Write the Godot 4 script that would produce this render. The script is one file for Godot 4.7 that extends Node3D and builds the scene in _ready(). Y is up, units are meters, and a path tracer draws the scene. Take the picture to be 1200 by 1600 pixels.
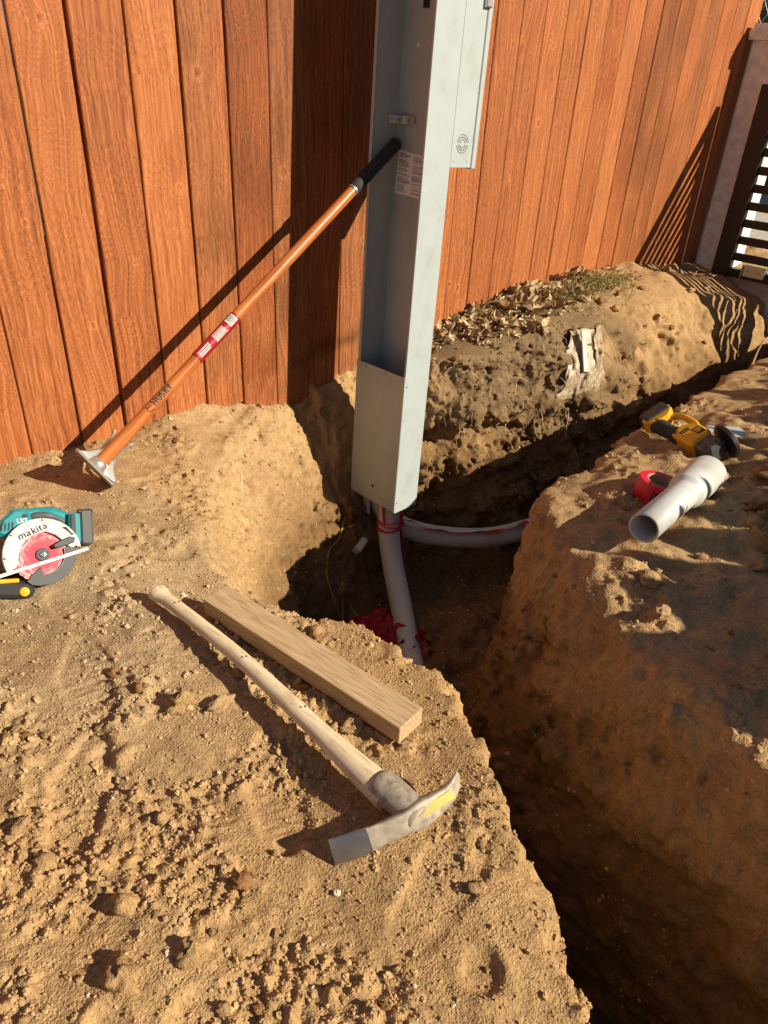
extends Node3D

# ---------------------------------------------------------------- constants
const SUN_DIR := Vector3(0.48, 0.66, 1.0)
var rng := RandomNumberGenerator.new()

# outline of the excavation (x, z); the pit round the pedestal and its two trenches
var RIM := PackedVector2Array([
	Vector2(0.30, 3.3), Vector2(0.50, 2.05), Vector2(0.535, 1.89), Vector2(0.56, 1.82), Vector2(0.615, 1.74), Vector2(0.685, 1.65),
	Vector2(0.758, 1.535), Vector2(0.82, 1.39), Vector2(0.857, 1.25), Vector2(0.862, 1.16), Vector2(0.845, 1.09), Vector2(0.80, 1.055),
	Vector2(0.765, 1.02), Vector2(0.725, 0.955), Vector2(0.715, 0.86), Vector2(0.735, 0.74), Vector2(0.79, 0.60), Vector2(0.88, 0.46),
	Vector2(0.99, 0.33), Vector2(1.12, 0.21), Vector2(1.27, 0.11), Vector2(1.42, 0.05), Vector2(1.55, 0.02), Vector2(1.75, 0.02), Vector2(1.95, 0.06),
	Vector2(2.02, 0.20), Vector2(2.15, 0.29), Vector2(2.45, 0.33), Vector2(2.9, 0.34), Vector2(3.3, 0.36), Vector2(3.8, 0.40),
	Vector2(4.3, 0.46), Vector2(5.0, 0.56), Vector2(6.0, 0.7), Vector2(6.0, 1.15), Vector2(5.0, 0.98), Vector2(3.2, 0.96),
	Vector2(2.4, 0.98), Vector2(1.9, 1.03), Vector2(1.62, 1.05), Vector2(1.50, 1.10), Vector2(1.39, 1.25), Vector2(1.27, 1.42),
	Vector2(1.18, 1.62), Vector2(1.08, 1.9), Vector2(0.95, 2.4), Vector2(0.80, 3.3)])

var n_big := FastNoiseLite.new()
var n_mid := FastNoiseLite.new()
var n_clod := FastNoiseLite.new()
var n_wall := FastNoiseLite.new()
var n_fine := FastNoiseLite.new()
var n_mask := FastNoiseLite.new()
var n_cell := FastNoiseLite.new()
var pits: Array = []            # small kicked-out holes: x, z, radius, depth
var footprints: Array = []      # [x, z, angle, length, depth]

# coarse distance field to the outline
const DX0 := -1.6
const DZ0 := -0.2
const DS := 0.03
const DNX := 240
const DNZ := 130
var dist := PackedFloat32Array()


func noise(n: FastNoiseLite, s: int, freq: float, oct: int, kind := FastNoiseLite.TYPE_SIMPLEX_SMOOTH) -> void:
	n.seed = s
	n.noise_type = kind
	n.frequency = freq
	n.fractal_type = FastNoiseLite.FRACTAL_FBM if oct > 1 else FastNoiseLite.FRACTAL_NONE
	n.fractal_octaves = oct


func setup_noise() -> void:
	noise(n_big, 3, 1.3, 2)
	noise(n_mid, 5, 6.0, 3)
	noise(n_clod, 9, 26.0, 2)
	noise(n_wall, 11, 4.5, 4)
	noise(n_fine, 13, 42.0, 3)
	noise(n_mask, 17, 3.2, 2)
	noise(n_cell, 19, 11.0, 1, FastNoiseLite.TYPE_CELLULAR)
	n_cell.cellular_return_type = FastNoiseLite.RETURN_DISTANCE2_SUB
	n_cell.cellular_jitter = 1.0
	footprints = [
		[0.215, 1.155, -0.62, 0.27, 0.013], [0.450, 1.355, -0.50, 0.25, 0.011], [0.535, 1.64, -1.35, 0.27, 0.006],
		[0.33, 0.93, -0.3, 0.26, 0.006], [0.13, 1.38, -0.9, 0.27, 0.004], [0.62, 0.58, 0.9, 0.26, 0.010],
		[0.42, 0.74, 0.3, 0.26, 0.007], [0.765, 1.15, 0.5, 0.20, 0.005], [0.33, 1.62, -0.6, 0.26, 0.004], [0.85, 0.34, 1.1, 0.25, 0.010]]
	pits = [[0.285, 1.175, 0.034, 0.030], [0.325, 1.235, 0.040, 0.032], [0.275, 1.115, 0.026, 0.018], [0.50, 1.36, 0.030, 0.016], [0.175, 1.56, 0.03, 0.02], [0.09, 1.50, 0.025, 0.018], [0.62, 1.655, 0.03, 0.022], [0.475, 1.76, 0.028, 0.020], [0.56, 1.245, 0.022, 0.012], [0.36, 1.33, 0.022, 0.014], [0.40, 1.44, 0.02, 0.014]]


func build_distance() -> void:
	dist.resize(DNX * DNZ)
	var n := RIM.size()
	for k in DNZ:
		for i in DNX:
			var p := Vector2(DX0 + i * DS, DZ0 + k * DS)
			var best := 1e9
			for s in n:
				var q := Geometry2D.get_closest_point_to_segment(p, RIM[s], RIM[(s + 1) % n])
				best = minf(best, p.distance_squared_to(q))
			best = sqrt(best)
			dist[k * DNX + i] = -best if Geometry2D.is_point_in_polygon(p, RIM) else best


func rim_d(x: float, z: float) -> float:
	var u := clampf((x - DX0) / DS, 0.0, DNX - 1.001)
	var v := clampf((z - DZ0) / DS, 0.0, DNZ - 1.001)
	var i := int(u)
	var k := int(v)
	var fu := u - i
	var fv := v - k
	var a := k * DNX + i
	return lerpf(lerpf(dist[a], dist[a + 1], fu), lerpf(dist[a + DNX], dist[a + DNX + 1], fu), fv)


func seg_d(x: float, z: float, a: Vector2, b: Vector2) -> float:
	return Geometry2D.get_closest_point_to_segment(Vector2(x, z), a, b).distance_to(Vector2(x, z))


# height of the surface before the digging
func ground_h(x: float, z: float, d: float) -> float:
	var g := n_big.get_noise_2d(x, z) * 0.022
	var mid := n_mid.get_noise_2d(x, z)
	var mask := n_mask.get_noise_2d(x + 20.0, z)
	var bank := smoothstep(1.85, 2.35, x) * smoothstep(0.95, 0.6, z)
	var mound := smoothstep(0.95, 1.35, x) * smoothstep(0.92, 1.32, z)
	g += -0.045 * smoothstep(1.25, 1.5, x) * smoothstep(1.95, 1.75, x) * smoothstep(0.5, 0.2, z)
	g += bank * (0.07 + 0.07 * smoothstep(2.3, 2.8, x) - 0.07 * smoothstep(3.7, 4.4, x) - 0.08 * smoothstep(0.2, 0.42, z))
	g += mound * (0.02 + 0.04 * smoothstep(1.2, 2.0, x) + mid * 0.026)
	# the soil falls away a little towards the pit on the side of the fence
	if x < 1.6 and z < 1.0:
		g -= 0.045 * smoothstep(0.25, 0.0, d) * smoothstep(1.0, 0.8, z)
	# soil thrown against the foot of the fence
	g += 0.025 * smoothstep(0.14, 0.0, z) * smoothstep(0.9, 1.1, x) * (0.6 + mid)
	# spoil heap to the right of the picture
	var h := seg_d(x, z, Vector2(1.62, 2.58), Vector2(3.4, 2.22))
	g += 0.66 * exp(-h * h / 0.06) * (0.9 + mid * 0.5)
	h = seg_d(x, z, Vector2(2.75, 1.75), Vector2(3.6, 1.55))
	g += 0.30 * exp(-h * h / 0.05) * (0.9 + mid * 0.5)
	# loose, crumbled and trodden parts
	var loose := smoothstep(-0.12, 0.35, mask)
	g += mid * (0.006 + 0.009 * loose)
	var c := n_clod.get_noise_2d(x, z)
	g += (absf(c) - 0.2) * 0.013 * (0.15 + loose)
	g += maxf(n_wall.get_noise_2d(x * 6.0, z * 6.0) - 0.12, 0.0) * 0.022 * loose
	g += n_fine.get_noise_2d(x, z) * 0.0035 * (0.4 + loose)
	if x < 0.8 and z > 1.0:
		for f in pits:
			var dx: float = (x - f[0]) * 0.8 + (z - f[1]) * 0.35
			var dz: float = (z - f[1]) * 0.75 - (x - f[0]) * 0.3
			var q: float = (dx * dx + dz * dz) / (f[2] * f[2]) * (1.0 + mid)
			if q < 2.5:
				g -= f[3] * 0.42 * smoothstep(1.1, 0.2, q) * (0.8 + 1.2 * mid)
				g += f[3] * 0.25 * smoothstep(0.9, 0.0, absf(q - 1.6)) * (0.5 + mid)
	if x < 1.1 and z > 0.2:
		for f in footprints:
			var dx: float = x - f[0]
			var dz: float = z - f[1]
			if dx * dx + dz * dz < 0.05:
				var ca: float = cos(f[2])
				var sa: float = sin(f[2])
				var u := (dx * ca - dz * sa) / 0.052
				var v: float = (dx * sa + dz * ca) / (f[3] * 0.5)
				u *= 1.0 + 0.22 * smoothstep(0.0, 0.5, absf(v + 0.15)) - 0.2 * smoothstep(0.2, 0.8, v)
				var r := sqrt(u * u + v * v)
				g -= f[4] * smoothstep(1.02, 0.88, r) * (0.75 + 0.6 * mid)
				g += f[4] * 0.12 * smoothstep(0.16, 0.0, absf(r - 1.14))
				if r < 0.9:
					g += 0.0012 * signf(sin(v * f[3] * 0.5 * TAU / 0.015 + u * 0.8)) * smoothstep(0.9, 0.6, r) * smoothstep(0.25, 0.05, mask)
	return g


func taper_at(x: float, z: float) -> float:
	var bank := smoothstep(1.9, 2.3, x) * smoothstep(0.8, 0.55, z)
	var left := maxf(smoothstep(1.95, 1.75, x) * smoothstep(0.55, 0.35, z), smoothstep(1.32, 1.12, x) * smoothstep(1.0, 0.8, z))
	var right := smoothstep(0.95, 1.1, x) * smoothstep(1.0, 1.2, z)
	return 0.12 + 0.33 * bank + 0.36 * left + 0.16 * right


# > 0 air, < 0 soil
func soil(x: float, y: float, z: float, g: float, d: float, tp: float, fl: float) -> float:
	var a := y - g
	if a > 0.09 or (a < -0.09 and d > 0.35):
		return a
	if d > 0.12:
		return a
	var w := n_wall.get_noise_3d(x, y * 1.3, z)
	var rough := 1.0 + 1.5 * smoothstep(1.8, 2.2, x) * smoothstep(0.9, 0.6, z) * smoothstep(3.6, 3.1, x)
	var streak := n_clod.get_noise_3d(x, y * 0.22 + x * 0.1, z) * 0.011 + absf(n_mid.get_noise_3d(x * 2.2, y * 2.6, z * 2.2)) * 0.018 - 0.005 - (n_cell.get_noise_3d(x, y * 0.7, z) + 0.6) * 0.020
	var dt := d - tp * minf(a, 0.0) + w * 0.045 * rough + streak - 0.13 * smoothstep(-0.14, -0.30, y) * smoothstep(1.95, 2.1, x) * smoothstep(2.9, 2.5, x) * smoothstep(0.7, 0.6, z) + n_fine.get_noise_3d(x, y, z) * 0.007 * rough + absf(n_clod.get_noise_3d(x, y, z)) * 0.02 * (rough - 0.8)
	var b0 := y - fl
	var b := -dt
	var h := maxf(0.10 - absf(b - b0), 0.0)
	b = minf(b, b0) - h * h / 0.40
	h = maxf(0.03 - absf(a - b), 0.0)
	return maxf(a, b) + h * h / 0.12


func floor_h(x: float, z: float) -> float:
	return -0.84 + n_mid.get_noise_2d(x + 7.0, z) * 0.05 + 0.05 * smoothstep(1.4, 1.7, x) * smoothstep(1.0, 0.7, z)


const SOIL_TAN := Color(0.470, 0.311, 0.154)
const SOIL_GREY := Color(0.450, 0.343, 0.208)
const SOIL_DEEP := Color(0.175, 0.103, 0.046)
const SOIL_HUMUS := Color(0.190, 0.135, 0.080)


func soil_color(x: float, y: float, z: float, g: float) -> Color:
	var m := n_mid.get_noise_3d(x * 0.5, y * 0.5, z * 0.5)
	var f := n_clod.get_noise_3d(x, y, z)
	var c := SOIL_TAN
	var grey := smoothstep(0.55, 0.15, Vector2(x - 0.45, (z - 0.72) * 0.8).length() + m * 0.15) + 0.35 * smoothstep(0.6, 0.2, z) * smoothstep(1.6, 1.2, x)
	grey += 0.3 * smoothstep(1.15, 1.4, x) * smoothstep(0.95, 1.1, z)
	c = c.lerp(SOIL_GREY, clampf(grey * 0.8 + m * 0.3, 0.0, 1.0))
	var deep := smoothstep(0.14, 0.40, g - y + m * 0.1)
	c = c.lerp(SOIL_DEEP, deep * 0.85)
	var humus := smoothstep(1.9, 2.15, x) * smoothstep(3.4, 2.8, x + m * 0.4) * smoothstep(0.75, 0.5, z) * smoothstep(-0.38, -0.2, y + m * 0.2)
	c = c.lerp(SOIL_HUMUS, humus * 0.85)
	c = c * (1.0 + f * 0.22 + m * 0.16)
	c.a = 1.0
	return c


# surface nets over one block of the soil
func net(lo: Vector3, hi: Vector3, cell: float, skip: AABB, out: Dictionary) -> void:
	var nx := int(ceil((hi.x - lo.x) / cell)) + 1
	var ny := int(ceil((hi.y - lo.y) / cell)) + 1
	var nz := int(ceil((hi.z - lo.z) / cell)) + 1
	var G := PackedFloat32Array()
	var D := PackedFloat32Array()
	var T := PackedFloat32Array()
	var L := PackedFloat32Array()
	G.resize(nx * nz)
	D.resize(nx * nz)
	T.resize(nx * nz)
	L.resize(nx * nz)
	for k in nz:
		var z := lo.z + k * cell
		for i in nx:
			var x := lo.x + i * cell
			var a := k * nx + i
			var d := rim_d(x, z)
			D[a] = d
			G[a] = ground_h(x, z, d)
			T[a] = taper_at(x, z)
			L[a] = floor_h(x, z)
	var layer := nx * nz
	var F := PackedFloat32Array()
	F.resize(layer * ny)
	F.fill(1e9)
	var seen := {}
	var queue := PackedInt32Array()
	# seeds: where the soil begins under each of a coarse grid of columns
	for k in range(0, nz - 1, 4):
		for i in range(0, nx - 1, 4):
			var a := k * nx + i
			var x := lo.x + i * cell
			var z := lo.z + k * cell
			var was := 1.0
			for j in range(ny - 1, -1, -1):
				var y := lo.y + j * cell
				var f := soil(x, y, z, G[a], D[a], T[a], L[a])
				if f < 0.0:
					if was > 0.0 and j < ny - 1:
						queue.append(j * layer + a)
					break
				was = f
				# far above the ground nothing can be met
	var verts := PackedVector3Array()
	var cellv := {}
	var order := PackedInt32Array()
	var off := PackedInt32Array([0, 1, nx, nx + 1, layer, layer + 1, layer + nx, layer + nx + 1])
	var v8 := PackedFloat32Array()
	v8.resize(8)
	while queue.size():
		var c := queue[queue.size() - 1]
		queue.resize(queue.size() - 1)
		if seen.has(c):
			continue
		seen[c] = true
		var j := c / layer
		var rest := c - j * layer
		var k := rest / nx
		var i := rest - k * nx
		if i >= nx - 1 or k >= nz - 1 or j >= ny - 1:
			continue
		var mask := 0
		for q in 8:
			var at := c + off[q]
			var f := F[at]
			if f > 1e8:
				var jj := at / layer
				var r2 := at - jj * layer
				var kk := r2 / nx
				f = soil(lo.x + (r2 - kk * nx) * cell, lo.y + jj * cell, lo.z + kk * cell, G[r2], D[r2], T[r2], L[r2])
				F[at] = f
			v8[q] = f
			if f < 0.0:
				mask |= 1 << q
		if mask == 0 or mask == 255:
			continue
		# vertex: mean of the crossings (x: bit 1, z: bit 2, y: bit 4)
		var sx := 0.0
		var sy := 0.0
		var sz := 0.0
		var cnt := 0
		for e in 4:
			var p: int = [0, 2, 4, 6][e]
			if (v8[p] < 0.0) != (v8[p + 1] < 0.0):
				sx += v8[p] / (v8[p] - v8[p + 1])
				sz += float((p >> 1) & 1)
				sy += float((p >> 2) & 1)
				cnt += 1
			p = [0, 1, 4, 5][e]
			if (v8[p] < 0.0) != (v8[p + 2] < 0.0):
				sz += v8[p] / (v8[p] - v8[p + 2])
				sx += float(p & 1)
				sy += float((p >> 2) & 1)
				cnt += 1
			p = e
			if (v8[p] < 0.0) != (v8[p + 4] < 0.0):
				sy += v8[p] / (v8[p] - v8[p + 4])
				sx += float(p & 1)
				sz += float((p >> 1) & 1)
				cnt += 1
		cellv[c] = verts.size()
		order.append(c)
		verts.append(Vector3(lo.x + (i + sx / cnt) * cell, lo.y + (j + sy / cnt) * cell, lo.z + (k + sz / cnt) * cell))
		# neighbours across faces that the surface crosses
		var m := mask & 0x55
		if i > 0 and m != 0 and m != 0x55:
			queue.append(c - 1)
		m = mask & 0xAA
		if m != 0 and m != 0xAA:
			queue.append(c + 1)
		m = mask & 0x33
		if k > 0 and m != 0 and m != 0x33:
			queue.append(c - nx)
		m = mask & 0xCC
		if m != 0 and m != 0xCC:
			queue.append(c + nx)
		m = mask & 0x0F
		if j > 0 and m != 0 and m != 0x0F:
			queue.append(c - layer)
		m = mask & 0xF0
		if m != 0 and m != 0xF0:
			queue.append(c + layer)
	seen.clear()
	# faces
	var idx := PackedInt32Array()
	var norm := PackedVector3Array()
	norm.resize(verts.size())
	var steps := [[1, nx, layer], [nx, layer, 1], [layer, 1, nx]]
	for c in order:
		var f0 := F[c]
		for s in 3:
			var e: int = steps[s][0]
			var a: int = steps[s][1]
			var b: int = steps[s][2]
			var f1 := F[c + e]
			if f1 > 1e8 or (f0 < 0.0) == (f1 < 0.0):
				continue
			var q0: int = cellv.get(c, -1)
			var q1: int = cellv.get(c - a, -1)
			var q2: int = cellv.get(c - a - b, -1)
			var q3: int = cellv.get(c - b, -1)
			if q0 < 0 or q1 < 0 or q2 < 0 or q3 < 0:
				continue
			if f0 < 0.0:
				var t := q1
				q1 = q3
				q3 = t
			var n := (verts[q2] - verts[q0]).cross(verts[q3] - verts[q1])
			var up := n
			norm[q0] += up
			norm[q1] += up
			norm[q2] += up
			norm[q3] += up
			if skip.size.x > 0.0 and skip.has_point(verts[q0]) and skip.has_point(verts[q2]):
				continue
			idx.append_array(PackedInt32Array([q0, q1, q2, q0, q2, q3]))
	# outward: from soil to air
	var cols := PackedColorArray()
	cols.resize(verts.size())
	var flip := 0
	for v in verts.size():
		var n := norm[v].normalized()
		norm[v] = n
		if n.y < 0.0:
			flip += 1
	if flip * 2 > verts.size():
		for v in verts.size():
			norm[v] = -norm[v]
	for v in verts.size():
		var p := verts[v]
		var a := clampi(int((p.z - lo.z) / cell), 0, nz - 1) * nx + clampi(int((p.x - lo.x) / cell), 0, nx - 1)
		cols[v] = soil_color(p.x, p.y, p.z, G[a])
	# Godot's front faces run clockwise as seen from the air
	if flip * 2 <= verts.size():
		for t in range(0, idx.size(), 3):
			var w := idx[t + 1]
			idx[t + 1] = idx[t + 2]
			idx[t + 2] = w
	var arr := []
	arr.resize(Mesh.ARRAY_MAX)
	arr[Mesh.ARRAY_VERTEX] = verts
	arr[Mesh.ARRAY_NORMAL] = norm
	arr[Mesh.ARRAY_COLOR] = cols
	arr[Mesh.ARRAY_INDEX] = idx
	out["arr"] = arr


var M := {}
var blocks: Array = []


func srgb(r: float, g: float, b: float) -> Color:
	return Color(r, g, b).linear_to_srgb()


func mat(color: Color, rough := 0.8, metal := 0.0) -> StandardMaterial3D:
	var m := StandardMaterial3D.new()
	m.albedo_color = color
	m.roughness = rough
	m.metallic = metal
	return m


func noise_tex(s: int, freq: float, oct: int, size: int, ramp := [], kind := FastNoiseLite.TYPE_SIMPLEX_SMOOTH, gain := 0.5) -> NoiseTexture2D:
	var t := NoiseTexture2D.new()
	t.width = size
	t.height = size
	t.seamless = true
	t.generate_mipmaps = false
	var n := FastNoiseLite.new()
	noise(n, s, freq, oct, kind)
	n.fractal_gain = gain
	t.noise = n
	if ramp.size():
		var g := Gradient.new()
		var offs := PackedFloat32Array()
		var cs := PackedColorArray()
		for r in ramp:
			offs.append(r[0])
			cs.append(r[1])
		g.offsets = offs
		g.colors = cs
		t.color_ramp = g
	return t


func grey(v: float) -> Color:
	return Color(v, v, v)


func world_map(m: StandardMaterial3D, scale: float, local := false) -> void:
	m.uv1_triplanar = true
	m.uv1_world_triplanar = not local
	m.uv1_scale = Vector3.ONE * scale


func make_materials() -> void:
	var s := mat(Color.WHITE, 0.95)
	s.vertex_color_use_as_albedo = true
	s.albedo_texture = noise_tex(21, 0.07, 5, 1024, [[0.0, Color(0.62, 0.58, 0.54)], [0.38, Color(0.86, 0.84, 0.82)], [0.55, Color(0.96, 0.95, 0.94)], [0.8, Color(1, 1, 1)], [1.0, Color(1, 1, 1)]], FastNoiseLite.TYPE_SIMPLEX_SMOOTH, 0.75)
	world_map(s, 1.4)
	s.heightmap_enabled = true
	s.heightmap_texture = noise_tex(22, 0.10, 4, 1024, [], FastNoiseLite.TYPE_SIMPLEX, 0.9)
	s.heightmap_scale = 0.34
	s.metallic_specular = 0.2
	M.soil = s
	var cl := s.duplicate()
	cl.vertex_color_use_as_albedo = false
	cl.uv1_world_triplanar = false
	cl.uv1_scale = Vector3.ONE * 3.0
	cl.albedo_color = SOIL_TAN.linear_to_srgb()
	M.clod = cl
	var c2 := cl.duplicate()
	c2.albedo_color = srgb(0.50, 0.34, 0.18)
	M.clod_pale = c2
	var c3 := cl.duplicate()
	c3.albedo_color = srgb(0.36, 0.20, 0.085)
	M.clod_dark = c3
	var cr := cl.duplicate()
	cr.vertex_color_use_as_albedo = true
	cr.albedo_color = Color.WHITE
	cr.albedo_texture = null
	cr.heightmap_enabled = false
	M.crumb = cr
	# painted sheet steel of the pedestal
	var g := mat(srgb(0.41, 0.475, 0.49), 0.42)
	g.roughness_texture = noise_tex(31, 0.01, 4, 256, [[0.0, grey(0.75)], [1.0, grey(1.0)]])
	g.albedo_texture = noise_tex(32, 0.012, 5, 512, [[0.0, Color(0.93, 0.915, 0.89)], [0.32, Color(0.975, 0.972, 0.968)], [0.6, grey(0.99)], [1.0, grey(1.0)]], FastNoiseLite.TYPE_SIMPLEX_SMOOTH, 0.6)
	world_map(g, 1.3, true)
	M.steel_paint = g
	M.zinc = mat(srgb(0.62, 0.62, 0.60), 0.35, 0.85)
	M.dark = mat(srgb(0.015, 0.015, 0.016), 0.6)
	M.black_rubber = mat(srgb(0.022, 0.022, 0.024), 0.75)
	M.black_plastic = mat(srgb(0.03, 0.031, 0.034), 0.45)
	M.grey_plastic = mat(srgb(0.075, 0.08, 0.085), 0.5)
	var cs := mat(srgb(0.50, 0.50, 0.49), 0.38, 0.75)
	cs.albedo_texture = noise_tex(33, 0.03, 4, 256, [[0.0, grey(0.6)], [0.5, grey(0.9)], [1.0, grey(1.0)]])
	world_map(cs, 6.0, true)
	M.cast_steel = cs
	# dirty iron of the pick head
	var ir := mat(Color.WHITE, 0.6, 0.15)
	ir.albedo_texture = noise_tex(34, 0.02, 5, 512, [[0.0, srgb(0.15, 0.125, 0.10)], [0.35, srgb(0.28, 0.245, 0.20)], [0.55, srgb(0.38, 0.33, 0.26)], [1.0, srgb(0.50, 0.43, 0.33)]])
	world_map(ir, 5.0, true)
	ir.heightmap_enabled = true
	ir.heightmap_texture = ir.albedo_texture
	ir.heightmap_scale = 0.12
	M.iron = ir
	var wn := mat(Color.WHITE, 0.3, 0.9)
	wn.albedo_texture = noise_tex(35, 0.01, 3, 256, [[0.0, grey(0.5)], [0.6, grey(0.62)], [1.0, grey(0.72)]])
	world_map(wn, 6.0, true)
	M.worn_steel = wn
	M.yellow_paint = mat(srgb(0.60, 0.48, 0.14), 0.6)
	# pale, dusty hickory handle
	var h := mat(Color.WHITE, 0.65)
	h.albedo_texture = noise_tex(36, 0.012, 5, 512, [[0.0, srgb(0.34, 0.24, 0.13)], [0.3, srgb(0.56, 0.44, 0.27)], [0.5, srgb(0.68, 0.57, 0.38)], [1.0, srgb(0.76, 0.66, 0.47)]], FastNoiseLite.TYPE_SIMPLEX_SMOOTH, 0.65)
	world_map(h, 4.0, true)
	h.uv1_scale = Vector3(14.0, 14.0, 2.2)
	M.hickory = h
	# weathered lumber, grain along z
	var w := mat(Color.WHITE, 0.85)
	w.albedo_texture = noise_tex(37, 0.016, 5, 512, [[0.0, srgb(0.22, 0.14, 0.07)], [0.30, srgb(0.40, 0.275, 0.145)], [0.6, srgb(0.50, 0.36, 0.205)], [1.0, srgb(0.60, 0.47, 0.31)]], FastNoiseLite.TYPE_SIMPLEX_SMOOTH, 0.6)
	w.uv1_triplanar = true
	w.uv1_scale = Vector3(22.0, 22.0, 1.1)
	w.heightmap_enabled = true
	w.heightmap_texture = w.albedo_texture
	w.heightmap_scale = 0.12
	M.lumber = w
	# varnished orange handle of the tamper, grain along y
	var t := mat(Color.WHITE, 0.38)
	t.albedo_texture = noise_tex(38, 0.012, 4, 512, [[0.0, srgb(0.30, 0.075, 0.014)], [0.5, srgb(0.46, 0.140, 0.030)], [1.0, srgb(0.56, 0.200, 0.052)]])
	t.uv1_triplanar = true
	t.uv1_scale = Vector3(14.0, 0.9, 14.0)
	M.handle = t
	M.red_label = mat(srgb(0.33, 0.012, 0.022), 0.45)
	M.white = mat(srgb(0.72, 0.72, 0.70), 0.5)
	M.print_white = mat(srgb(0.78, 0.76, 0.74), 0.6)
	M.print_black = mat(srgb(0.02, 0.018, 0.016), 0.6)
	var pv := mat(srgb(0.60, 0.635, 0.64), 0.35)
	pv.albedo_texture = noise_tex(39, 0.008, 5, 256, [[0.0, srgb(0.72, 0.62, 0.5)], [0.3, grey(0.95)], [1.0, grey(1.0)]])
	world_map(pv, 3.0, true)
	M.pvc = pv
	M.conduit = mat(srgb(0.58, 0.60, 0.575), 0.55)
	M.red_tape = mat(srgb(0.62, 0.012, 0.04), 0.35)
	M.red_film = mat(srgb(0.50, 0.010, 0.025), 0.4)
	M.red_film.backlight_enabled = true
	M.red_film.backlight = srgb(0.3, 0.01, 0.02)
	M.cord = mat(srgb(0.45, 0.36, 0.06), 0.7)
	M.yellow = mat(srgb(0.76, 0.40, 0.012), 0.42)
	M.teal = mat(srgb(0.015, 0.25, 0.28), 0.42)
	M.saw_white = mat(srgb(0.70, 0.71, 0.70), 0.42)
	var sc := noise_tex(40, 0.02, 4, 256, [[0.0, grey(0.72)], [0.45, grey(0.95)], [1.0, grey(1.0)]])
	M.saw_white.albedo_texture = sc
	world_map(M.saw_white, 6.0, true)
	M.disc_brown = mat(srgb(0.17, 0.10, 0.045), 0.7)
	M.black_paint = mat(srgb(0.014, 0.014, 0.015), 0.4)
	var st := mat(srgb(0.88, 0.92, 0.96), 0.9)
	st.albedo_texture = noise_tex(41, 0.02, 5, 512, [[0.0, grey(0.86)], [0.5, grey(0.95)], [1.0, grey(1.0)]])
	world_map(st, 1.5)
	st.heightmap_enabled = true
	st.heightmap_texture = noise_tex(42, 0.06, 4, 512)
	st.heightmap_scale = 0.5
	M.stucco = st
	var co := st.duplicate()
	co.albedo_color = srgb(0.56, 0.52, 0.44)
	M.concrete = co
	M.leaf = []
	for c in [srgb(0.48, 0.33, 0.16), srgb(0.58, 0.43, 0.24), srgb(0.36, 0.21, 0.10), srgb(0.66, 0.53, 0.34)]:
		var lm := mat(c, 0.75)
		lm.backlight_enabled = true
		lm.backlight = c * 0.5
		lm.albedo_texture = noise_tex(43, 0.02, 4, 256, [[0.0, grey(0.65)], [0.5, grey(0.92)], [1.0, grey(1.0)]])
		world_map(lm, 9.0, true)
		M.leaf.append(lm)
	M.root = mat(srgb(0.30, 0.19, 0.10), 0.85)
	M.straw = mat(srgb(0.55, 0.43, 0.24), 0.8)
	var gr := mat(Color.WHITE, 0.7)
	gr.vertex_color_use_as_albedo = true
	gr.backlight_enabled = true
	gr.backlight = Color(0.3, 0.3, 0.15)
	M.grass = gr
	var pl := mat(srgb(0.56, 0.53, 0.46), 0.5)
	pl.albedo_texture = noise_tex(44, 0.02, 5, 512, [[0.0, srgb(0.36, 0.25, 0.14)], [0.45, srgb(0.56, 0.44, 0.30)], [0.66, srgb(0.74, 0.68, 0.58)], [1.0, grey(0.97)]])
	world_map(pl, 3.0, true)
	M.plastic = pl


# ---------------------------------------------------------------- mesh helpers
func st_new() -> SurfaceTool:
	var st := SurfaceTool.new()
	st.begin(Mesh.PRIMITIVE_TRIANGLES)
	return st


func tri(st: SurfaceTool, a: Vector3, b: Vector3, c: Vector3) -> void:   # counter-clockwise as seen from outside
	st.add_vertex(a)
	st.add_vertex(c)
	st.add_vertex(b)


func quad(st: SurfaceTool, a: Vector3, b: Vector3, c: Vector3, d: Vector3) -> void:
	tri(st, a, b, c)
	tri(st, a, c, d)


func part(called: String, st: SurfaceTool, m: Material, parent: Node = self) -> MeshInstance3D:
	st.generate_normals()
	return part_mesh(called, st.commit(), m, parent)


func part_mesh(called: String, mesh: Mesh, m: Material, parent: Node = self) -> MeshInstance3D:
	var o := MeshInstance3D.new()
	o.name = called
	o.mesh = mesh
	if m:
		o.material_override = m
	parent.add_child(o, true)
	return o


func thing(called: String, label: String, category: String, xf := Transform3D(), group := "") -> Node3D:
	var o := Node3D.new()
	o.name = called
	add_child(o, true)
	o.transform = xf
	return tag(o, label, category, group)


func tag(o: Node3D, label: String, category: String, group := "") -> Node3D:
	o.set_meta("label", label)
	o.set_meta("category", category)
	if group:
		o.set_meta("group", group)
	return o


func structure(o: Node3D) -> Node3D:
	o.set_meta("kind", "structure")
	return o


func frame_of(dir: Vector3, hint := Vector3.UP) -> Basis:   # y along dir
	var y := dir.normalized()
	if absf(y.dot(hint)) > 0.98:
		hint = Vector3.RIGHT
	var x := hint.cross(y).normalized()
	return Basis(x, y, x.cross(y))


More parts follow.
